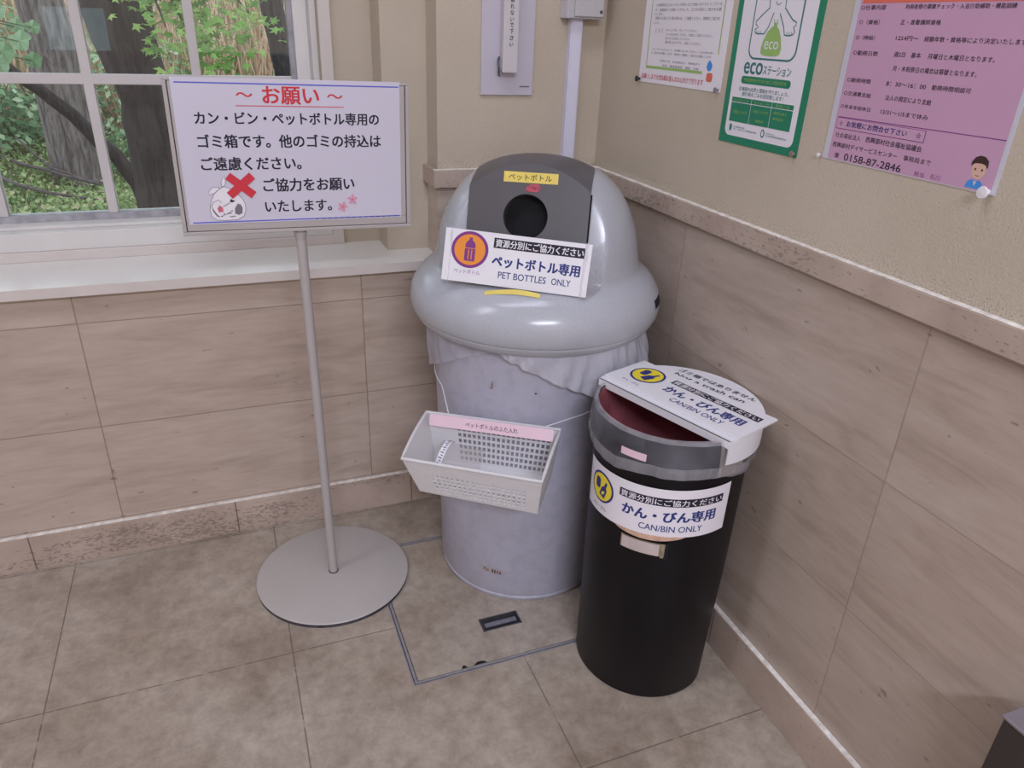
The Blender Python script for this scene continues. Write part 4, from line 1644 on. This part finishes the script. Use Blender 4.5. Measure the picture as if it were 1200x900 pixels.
tag(p.build('recycling_poster', ['green_board', 'white', 'teal_ink', 'lime']), 'green bordered poster with a green bag and the word eco', 'poster')

p = Print(poster_fn(0.9290, 1.0355))
paper(p, 296, 420, 0)
p.rect(11, 1.5, 289.5, 412, 1, 1)
p.rect(15, 213.5, 289.5, 262, 2, 2)
T3 = [('○仕事内容', 14.5, 205.0, 59.2, 211.2), ('利用者様の健康チェック・入浴介助補助・機能訓練', 91.9, 205.6, 251.4, 211.6), ('○（資格）', 16.2, 186.5, 53.7, 192.7), ('正・准看護師資格', 89.8, 187, 153.9, 193.2), ('○（時給）', 16, 166.9, 51.2, 172.9),
      ('1254円～', 88.3, 167.7, 125.7, 173.6), ('経験年数・資格等により決定いたします', 134.8, 167.6, 277, 173.8), ('○勤務日数', 17.3, 146.8, 63.6, 153.1), ('週2日　基本', 91.7, 147.5, 136.1, 154.0), ('月曜日と木曜日となります。', 147.3, 147.3, 243.7, 153.8),
      ('月・木祝祭日の場合は振替となります。', 95, 129.8, 225.3, 136.6), ('○勤務時間', 17.2, 110.6, 61.4, 116.7), ('8：30～16：00', 90.4, 110.8, 156.5, 116.4), ('勤務時間相談可', 165.9, 111.0, 223.8, 117.3), ('○交通費支給', 16.3, 92.3, 68.4, 98.5),
      ('法人の規定により支給', 94.3, 92.2, 171.1, 99.2), ('○年末年始休日', 15.4, 74.1, 72.9, 80.0), ('12/31～1/5まで休み', 92.1, 73.8, 172.3, 80.5)]
for t, a, c, d, e in T3:
    p.text(t, a, c, d, e, 3, 2, 0.004)
p.line([(15.5, 62), (289.5, 64.3)], 1.1, 4, 2)
p.rrect(14.5, 45.5, 175.5, 61.2, 1, 4, 2)
p.rrect(15.3, 46.4, 174.6, 60.6, 1, 1, 3)
p.text('☆', 20.5, 50.2, 27.5, 57.6, 5, 4, 0.0)
p.text('お気軽にお問合せ下さい', 35, 49.7, 146, 58.0, 5, 4, 0.016)
p.text('☆', 161, 50, 169.5, 58, 5, 4, 0.0)
p.text('社会福祉法人', 17.6, 33.2, 67.6, 40.4, 3, 2, 0.0)
p.text('西興部村社会福祉協議会', 77.5, 33.5, 175.6, 41.4, 3, 2, 0.006)
p.text('西興部村デイサービスセンター', 16.1, 19.2, 138.7, 26.5, 3, 2, 0.004)
p.text('事務局まで', 149.9, 19.3, 195.3, 26.4, 3, 2, 0.002)
p.text('☎', 24.1, 4.7, 33.6, 11.2, 3, 2, 0.01)
p.text('0158-87-2846', 43.9, 2.8, 150.3, 12.8, 3, 2, 0.006)
p.text('担当', 173.4, 2.9, 189.6, 9.2, 4, 2, 0.0)
p.text('石川', 199.3, 3.5, 214.8, 9.7, 4, 2, 0.0)
p.ell(265.3, 27, 10.2, 12.0, 6, 2)                         # clip-art head
p.poly([(253.5, 29), (253.6, 35), (257, 40.5), (263, 43), (270, 42.3), (275.5, 38), (276.6, 31.5), (275.3, 28.5), (273.8, 32.5), (268, 34), (259, 33.6), (255.6, 31.5)], 7, 3)
p.ell(260.5, 26.5, 1.2, 1.5, 7, 3, 10)
p.ell(270, 26.5, 1.2, 1.5, 7, 3, 10)
p.line([(262.8, 19.5), (265.3, 18.7), (267.8, 19.5)], 0.7, 7, 3)
p.poly([(252.5, 5), (254.5, 11), (260, 14.5), (265, 12.5), (270, 14.5), (274.5, 11.5), (276, 6), (276, 3.5), (252.5, 3.5)], 8, 2)
p.poly([(262.2, 13.2), (265, 6), (267.8, 13.2), (265, 11.8)], 0, 4)
tag(p.build('job_poster', ['laminate', 'pink_paper', 'coral', 'black', 'purple', 'navy', 'skin', 'hair', 'blue']), 'pink laminated notice with a phone number and a small drawn head', 'poster')


def pin(name, y, z, mat, r, label, group=None):
    q = MB()
    prof = [(0.0, 0.45), (0.25, 0.5), (0.45, 0.40), (0.75, 0.42), (1.0, 0.80), (1.25, 1.0), (1.5, 0.9), (1.6, 0.0)]
    rows = [[(XP - 0.0004 - d * r, y + rr * r * cos(2 * pi * j / 20), z + rr * r * sin(2 * pi * j / 20)) for j in range(20)] for d, rr in prof]
    q.grid(rows, True, 0)
    tag(q.build(name, [mat], smooth=50, origin=(XP, y, z)), label, 'pin', group)


pin('push_pin', 1.5085, 1.1108, 'pin_black', 0.0062, 'black pin at lower left corner of the white notice')
pin('push_pin', 1.2225, 1.1100, 'pin_grey', 0.0050, 'dark grey pin at lower right corner of the white notice')
pin('push_pin', 0.9915, 1.0310, 'pin_brown', 0.0050, 'dull brown pin at lower right corner of the green poster')
pin('push_pin', 0.9345, 1.0385, 'pin_white', 0.0034, 'small pale pin at lower left corner of the pink notice')
pin('push_pin', 0.6425, 1.0385, 'pin_white', 0.0078, 'bigger white pin at lower right corner of the pink notice')

# dark cabinet end at the lower right
cb = empty('dark_cabinet', (0.85, 0.1, 0), 'dark brown cabinet with grey metal edge against the right wall', 'cabinet')
b = MB()
b.box((0.825, -0.55, 0.0), (0.8735, 0.366, 0.452))
b.build('cabinet_body', ['cabinet'], cb, bevel=0.002)
b = MB()
b.box((0.823, -0.552, 0.452), (0.8735, 0.368, 0.4565))
b.build('top_edge', ['cabinet_edge'], cb, bevel=0.001)

# ================================================================== OUTSIDE
def gz(x, y):                  # slope of the ground outside
    h = 0.0
    if y > 6.2:
        t = y - 6.2
        h += 0.10 * t + 0.030 * t * t if t < 6 else 0.10 * 6 + 1.08 + (t - 6) * 0.46
    h += 0.05 * sin(x * 1.7 + y * 0.6) + 0.03 * sin(x * 3.1 - y * 1.9)
    if y < 3.0:
        h -= 0.05
    return h - 0.02


k = NT('forest_floor')
co = k.coord()
f = k.noise(co, 1.2, 6, 0.65)
f2 = k.noise(co, 11, 5, 0.7)
c = k.ramp(f, [(0.3, (0.05, 0.075, 0.025, 1)), (0.55, (0.115, 0.14, 0.05, 1)), (0.75, (0.20, 0.15, 0.09, 1))])
k.base(k.mix(0.8, c, k.ramp(f2, [(0.3, (0.35, 0.35, 0.35, 1)), (0.7, (1, 1, 1, 1))]), 'MULTIPLY'))
k.rough(0.95)
k.bump(f2, 0.8, 0.04)
MAT['soil'] = k.m
MAT['bark_grey'] = m_bark('grey_bark', (0.035, 0.025, 0.027, 1), (0.23, 0.19, 0.19, 1))
MAT['bark_dark'] = m_bark('dark_bark', (0.010, 0.007, 0.009, 1), (0.055, 0.042, 0.046, 1))
MAT['twig'] = plain('twig_bark', (0.085, 0.065, 0.07, 1), 0.9, 0.4, 30)
MAT['pale_twig'] = plain('pale_twig', (0.36, 0.32, 0.29, 1), 0.9, 0.2, 30)
g1 = [(0.0, (0.10, 0.22, 0.045, 1)), (0.5, (0.20, 0.38, 0.08, 1)), (1.0, (0.36, 0.50, 0.16, 1))]
MAT['maple'] = m_leaf('maple_leaves', g1)
MAT['bush'] = m_leaf('bush_leaves', [(0.0, (0.03, 0.085, 0.035, 1)), (0.45, (0.12, 0.24, 0.11, 1)), (0.8, (0.26, 0.41, 0.22, 1)), (1.0, (0.50, 0.60, 0.42, 1))])
MAT['butterbur'] = m_leaf('butterbur_leaves', [(0.0, (0.18, 0.33, 0.16, 1)), (1.0, (0.36, 0.50, 0.34, 1))])
MAT['grass'] = m_leaf('grass_blades', [(0.0, (0.06, 0.13, 0.04, 1)), (0.4, (0.22, 0.33, 0.11, 1)), (0.8, (0.42, 0.50, 0.24, 1)), (0.88, (0.50, 0.50, 0.30, 1)), (1.0, (0.50, 0.36, 0.25, 1))])
MAT['reed'] = m_leaf('dry_reeds', [(0.0, (0.20, 0.14, 0.09, 1)), (0.25, (0.42, 0.27, 0.18, 1)), (0.6, (0.66, 0.43, 0.33, 1)), (0.85, (0.70, 0.60, 0.44, 1)), (0.9, (0.18, 0.28, 0.10, 1)), (1.0, (0.28, 0.38, 0.16, 1))])

b = MB()
nx_, ny_ = 40, 40
rows = []
for j in range(ny_ + 1):
    y = 2.08 + (22 - 2.08) * (j / ny_) ** 1.3
    rows.append([(-14 + 26 * i / nx_, y, gz(-14 + 26 * i / nx_, y)) for i in range(nx_ + 1)])
b.grid(rows, False, 0)
tag(b.build('ground', ['soil'], smooth=80), kind='structure')


def leaf(mb, p, size, nrm, spin, lobes=0, mi=0):
    nrm = nrm.normalized()
    a = nrm.orthogonal().normalized()
    bb = nrm.cross(a)
    a, bb = a * cos(spin) + bb * sin(spin), -a * sin(spin) + bb * cos(spin)
    if lobes:
        pts = [p]
        ring = []
        for k in range(5):
            th = radians(-110 + 55 * k)
            ln = size * (1.0 if k == 2 else 0.85 if k in (1, 3) else 0.6)
            ring.append(p + (a * cos(th) + bb * sin(th)) * ln - nrm * size * 0.12)
            if k < 4:
                t2 = th + radians(27)
                ring.append(p + (a * cos(t2) + bb * sin(t2)) * size * 0.42)
        mb.add([p - a * size * 0.1] + ring, [(0, i + 1, i + 2) for i in range(len(ring) - 1)], mi)
    else:
        q = [p, p + a * size * 0.5 + bb * size * 0.3, p + a * size - nrm * size * 0.15, p + a * size * 0.5 - bb * size * 0.3]
        mb.add(q, [(0, 1, 2, 3)], mi)


def trunk(mb, pts, rs, n=20, mi=0):
    mb.tube(pts, rs, n, mi)


def wob(pts, k, amp):
    P = []
    for i in range(len(pts) - 1):
        for s in range(k):
            t = s / k
            q = Vector(pts[i]).lerp(Vector(pts[i + 1]), t)
            P.append(q + Vector((random.uniform(-amp, amp), random.uniform(-amp, amp), 0)))
    P.append(Vector(pts[-1]))
    return P


random.seed(31)
# broad grey trunk
t1 = empty('grey_tree', (-0.985, 6.55, 0), 'broad grey-barked tree trunk standing left outside the window', 'tree')
b = MB()
pts = wob([(-0.985, 6.55, -0.15), (-0.985, 6.55, 0.15), (-0.98, 6.55, 1.2), (-1.02, 6.6, 3.2), (-0.95, 6.6, 5.0)], 5, 0.012)
trunk(b, pts, [0.24 - 0.05 * min(1, i / 5) - 0.004 * i for i in range(len(pts))], 28)
b.build('trunk', ['bark_grey'], t1, smooth=60)
b = MB()
for k in range(420):
    a = random.uniform(0, 2 * pi)
    r = 1.7 * sqrt(random.random())
    p = Vector((-0.95 + r * cos(a), 6.6 + r * sin(a), random.uniform(3.4, 5.4)))
    leaf(b, p, random.uniform(0.12, 0.22), Vector((random.uniform(-1, 1), random.uniform(-1, 1), 1.2)), random.uniform(0, 6.28))
b.build('crown', ['bush'], t1)
# dark trunk nearer, with maple foliage
t2 = empty('maple_tree', (-0.283, 4.45, 0), 'dark-barked maple with bright green leaves close outside the window', 'tree')
b = MB()
pts = wob([(-0.283, 4.45, -0.1), (-0.283, 4.45, 0.4), (-0.285, 4.45, 0.8), (-0.305, 4.45, 1.1), (-0.31, 4.45, 1.7), (-0.25, 4.5, 2.6)], 4, 0.008)
trunk(b, pts, [0.145 - 0.0025 * i for i in range(len(pts))], 24)
pts = wob([(-0.31, 4.42, 0.72), (-0.36, 4.36, 0.95), (-0.44, 4.34, 1.25), (-0.60, 4.4, 1.9), (-0.8, 4.4, 2.6)], 4, 0.006)
trunk(b, pts, [0.075 + 0.02 * min(1, i / 5) - 0.003 * i for i in range(len(pts))], 18)
b.build('trunk', ['bark_dark'], t2, smooth=60)
b = MB()
br = []
for (q0, q1) in (((-0.28, 4.4, 1.45), (0.10, 4.2, 1.10)), ((-0.28, 4.4, 1.5), (0.0, 4.0, 1.05)), ((-0.3, 4.4, 1.7), (0.25, 4.2, 1.22)), ((-0.3, 4.4, 1.6), (-0.12, 3.8, 1.15)), ((-0.3, 4.45, 1.9), (0.05, 4.0, 1.25)), ((-0.3, 4.4, 2.2), (-0.9, 3.8, 1.9))):
    m_ = (Vector(q0) + Vector(q1)) / 2 + Vector((0, 0, 0.10))
    P = [Vector(q0), m_, Vector(q1)]
    b.tube(P, [0.014, 0.008, 0.003], 6)
    br.append(P)
b.build('branches', ['bark_dark'], t2, smooth=60)
b = MB()
for P in br:
    for k in range(150):
        t = random.uniform(0.35, 1.12)
        q = P[0].lerp(P[1], min(1, t * 2)) if t < 0.5 else P[1].lerp(P[2], t * 2 - 1)
        q = q + Vector((random.gauss(0, 0.085), random.gauss(0, 0.12), random.gauss(-0.02, 0.05)))
        if q.y < 2.6:
            continue
        leaf(b, q, random.uniform(0.028, 0.050), Vector((random.uniform(-0.5, 0.5), random.uniform(-0.9, 0.1), 0.9)), random.uniform(0, 6.28), 5)
b.build('foliage', ['maple'], t2)
# slim dark trunk at the right edge of the window
t3 = empty('slim_tree', (0.72, 7.3, 0.2), 'slim dark tree trunk beside the right edge of the window', 'tree')
b = MB()
pts = wob([(0.74, 7.3, 0.0), (0.70, 7.3, 0.8), (0.63, 7.3, 1.3), (0.55, 7.3, 2.0), (0.5, 7.3, 3.6)], 4, 0.01)
trunk(b, pts, [0.12 - 0.003 * i for i in range(len(pts))], 18)
b.build('trunk', ['bark_dark'], t3, smooth=60)
# leaning limb in front of the grey trunk
b = MB()
pts = wob([(-1.55, 4.9, 1.26), (-1.02, 5.0, 0.95), (-0.72, 5.05, 0.66), (-0.50, 5.1, 0.36), (-0.36, 5.15, -0.05)], 4, 0.012)
trunk(b, pts, [0.024 + 0.0016 * i for i in range(len(pts))], 14)
tag(b.build('leaning_trunk', ['bark_dark'], smooth=60), 'thin dark trunk leaning across in front of the broad grey tree', 'tree')
# fallen branches
b = MB()
pts = wob([(-1.90, 7.2, 0.22), (-1.45, 6.75, 0.16), (-1.05, 6.25, 0.13), (-0.80, 6.15, 0.07)], 4, 0.012)
trunk(b, pts, [0.013] * len(pts), 8)
b.tube([(-1.35, 6.6, 0.35), (-1.12, 6.35, 0.16), (-0.9, 6.2, 0.10)], [0.006, 0.009, 0.009], 6)
tag(b.build('fallen_branch', ['twig'], smooth=60), 'thin forked fallen branch lying in front of the broad grey trunk', 'branch')
b = MB()
pts = wob([(-1.62, 6.6, 0.17), (-1.35, 6.15, 0.10), (-1.08, 5.85, 0.08), (-0.70, 5.62, 0.05)], 4, 0.01)
trunk(b, pts, [0.018 - 0.0008 * i for i in range(len(pts))], 8)
tag(b.build('fallen_branch', ['twig'], smooth=60), 'single dark fallen branch lying lowest in the grass outside', 'branch')
for i, (x, y, z0, z1, lean) in enumerate(((-1.65, 6.9, 0.15, 1.0, 0.05), (-1.52, 7.0, 0.18, 0.95, -0.16))):
    b = MB()
    trunk(b, wob([(x, y, z0 - 0.1), (x + lean * 0.4, y, (z0 + z1) / 2), (x + lean, y, z1), (x + lean * 2.2, y, z1 + 0.5)], 3, 0.008), [0.014 - 0.0009 * j for j in range(10)], 8)
    tag(b.build('pale_sapling', ['pale_twig'], smooth=60), ['straight pale sapling stem at the far left of the window', 'bent pale sapling stem just right of the straight one'][i], 'sapling')

# undergrowth
b = MB()
random.seed(41)
for k in range(12000):
    y = 4.6 + 4.2 * random.random() ** 1.1
    x = random.uniform(-3.2, 1.2) * (y / 6)
    h = random.uniform(0.015, 0.065)
    p = Vector((x, y, gz(x, y)))
    d = Vector((random.uniform(-1, 1), random.uniform(-1, 1), 0)) * h * 0.6
    w = Vector((random.uniform(-1, 1), random.uniform(-0.4, 0.4), 0)).normalized() * random.uniform(0.003, 0.012)
    b.add([p - w, p + w, p + d * 0.5 + w * 0.8 + Vector((0, 0, h * 0.7)), p + d + Vector((0, 0, h)), p + d * 0.5 - w * 0.8 + Vector((0, 0, h * 0.7))], [(0, 1, 2, 3, 4)])
for k in range(15000):
    y = 4.6 + 4.0 * random.random() ** 1.1
    x = random.uniform(-3.2, 1.2) * (y / 6)
    p = Vector((x, y, gz(x, y) + random.uniform(0.01, 0.07)))
    leaf(b, p, random.uniform(0.02, 0.055), Vector((random.uniform(-0.7, 0.7), random.uniform(-0.9, 0.3), 0.9)), random.uniform(0, 6.28))
tag(b.build('grass', ['grass']), 'bright green grass and weeds under the trees outside', 'grass', None, 'stuff')
b = MB()
for k in range(5200):
    y = random.uniform(7.6, 13.5)
    x = random.uniform(-0.55, 0.42) * y * 0.55 + 0.1 * y * random.uniform(-1, 1)
    h = random.uniform(0.25, 0.8)
    p = Vector((x, y, gz(x, y) - 0.02))
    d = Vector((random.uniform(-1, 1), random.uniform(-0.6, 0.6), 0)) * h * 0.35
    w = Vector((1, random.uniform(-0.4, 0.4), 0)).normalized() * random.uniform(0.005, 0.013)
    b.add([p - w, p + w, p + d + w * 0.5 + Vector((0, 0, h)), p + d - w * 0.5 + Vector((0, 0, h))], [(0, 1, 2, 3)])
tag(b.build('dry_reeds', ['reed']), 'dry pinkish reeds covering the slope behind the trees', 'reeds', None, 'stuff')


def bush(name, x, y, r, h, n, size, mat, label, cat, lobes=0, flat=0.0):
    root = empty(name, (x, y, gz(x, y)), label, cat)
    s = MB()
    for k in range(6):
        a = k * 1.05
        s.tube([(x, y, gz(x, y) - 0.05), (x + 0.4 * r * cos(a), y + 0.4 * r * sin(a), gz(x, y) + h * 0.5), (x + 0.7 * r * cos(a), y + 0.7 * r * sin(a), gz(x, y) + h * 0.9)], [0.008, 0.006, 0.003], 5)
    s.build('stems', ['twig'], root, smooth=60)
    q = MB()
    for k in range(n):
        a = random.uniform(0, 2 * pi)
        rr = r * sqrt(random.random())
        zz = h * random.uniform(0.15, 1.0) * (1 - 0.4 * (rr / r) ** 2)
        p = Vector((x + rr * cos(a), y + rr * sin(a), gz(x, y) + zz))
        leaf(q, p, random.uniform(0.7, 1.3) * size, Vector((cos(a) * 0.6, sin(a) * 0.6 - 0.5, 0.9)), random.uniform(0, 6.28), lobes)
    q.build('foliage', [mat], root)


bush('leafy_shrub', -1.75, 7.2, 0.50, 0.62, 800, 0.072, 'bush', 'leafy green shrub at the left behind the fallen branches', 'shrub')
bush('leafy_shrub', -1.25, 7.6, 0.40, 0.50, 560, 0.062, 'bush', 'leafy green shrub tucked against the left side of the grey trunk', 'shrub')
bush('leafy_shrub', -0.45, 6.9, 0.42, 0.55, 560, 0.058, 'bush', 'leafy green shrub between the grey trunk and the dark maple', 'shrub')
bush('leafy_shrub', -0.55, 8.0, 0.5, 0.85, 560, 0.07, 'bush', 'taller green shrub behind the gap between the two trunks', 'shrub')
bush('leafy_shrub', 0.35, 8.0, 0.5, 0.35, 420, 0.06, 'bush', 'low green shrub in front of the dry reeds at right', 'shrub')
bush('leafy_shrub', -2.1, 8.6, 0.7, 1.2, 800, 0.085, 'bush', 'tall green shrub on the slope at the far left', 'shrub')
# big round leaves close to the glass at the left
bb_e = empty('butterbur_plant', (-1.60, 4.6, 0), 'plant with big round pale green leaves at the upper left window pane', 'plant')
s = MB()
q = MB()
for x, y, z, r in ((-0.80, 4.5, 1.06, 0.052), (-0.88, 4.5, 1.01, 0.05), (-0.97, 4.55, 1.10, 0.045), (-0.78, 4.6, 0.97, 0.042), (-0.90, 4.6, 1.19, 0.05), (-1.02, 4.6, 1.02, 0.06), (-0.84, 4.7, 1.12, 0.04), (-0.75, 4.6, 1.12, 0.035), (-0.93, 4.6, 0.95, 0.05)):
    s.tube([(-1.60, 4.6, -0.02), (-1.62, 4.6, 0.9), (-1.35, 4.6, z + 0.12), (x, y, z - 0.005)], [0.007, 0.006, 0.004, 0.002], 6)
    c = Vector((x, y, z))
    nrm = Vector((random.uniform(-0.3, 0.3), -0.9, 0.6)).normalized()
    a = nrm.orthogonal().normalized()
    bb = nrm.cross(a)
    ring = [c + (a * cos(2 * pi * j / 18) + bb * sin(2 * pi * j / 18)) * r * (1 + 0.07 * sin(5 * 2 * pi * j / 18)) + nrm * 0.012 * sin(4 * 2 * pi * j / 18) for j in range(18)]
    q.add([c] + ring, [(0, 1 + j, 1 + (j + 1) % 18) for j in range(17)])
s.build('stems', ['twig'], bb_e, smooth=60)
q.build('leaves', ['butterbur'], bb_e)

bpy.data.objects.remove(_fo, do_unlink=True)
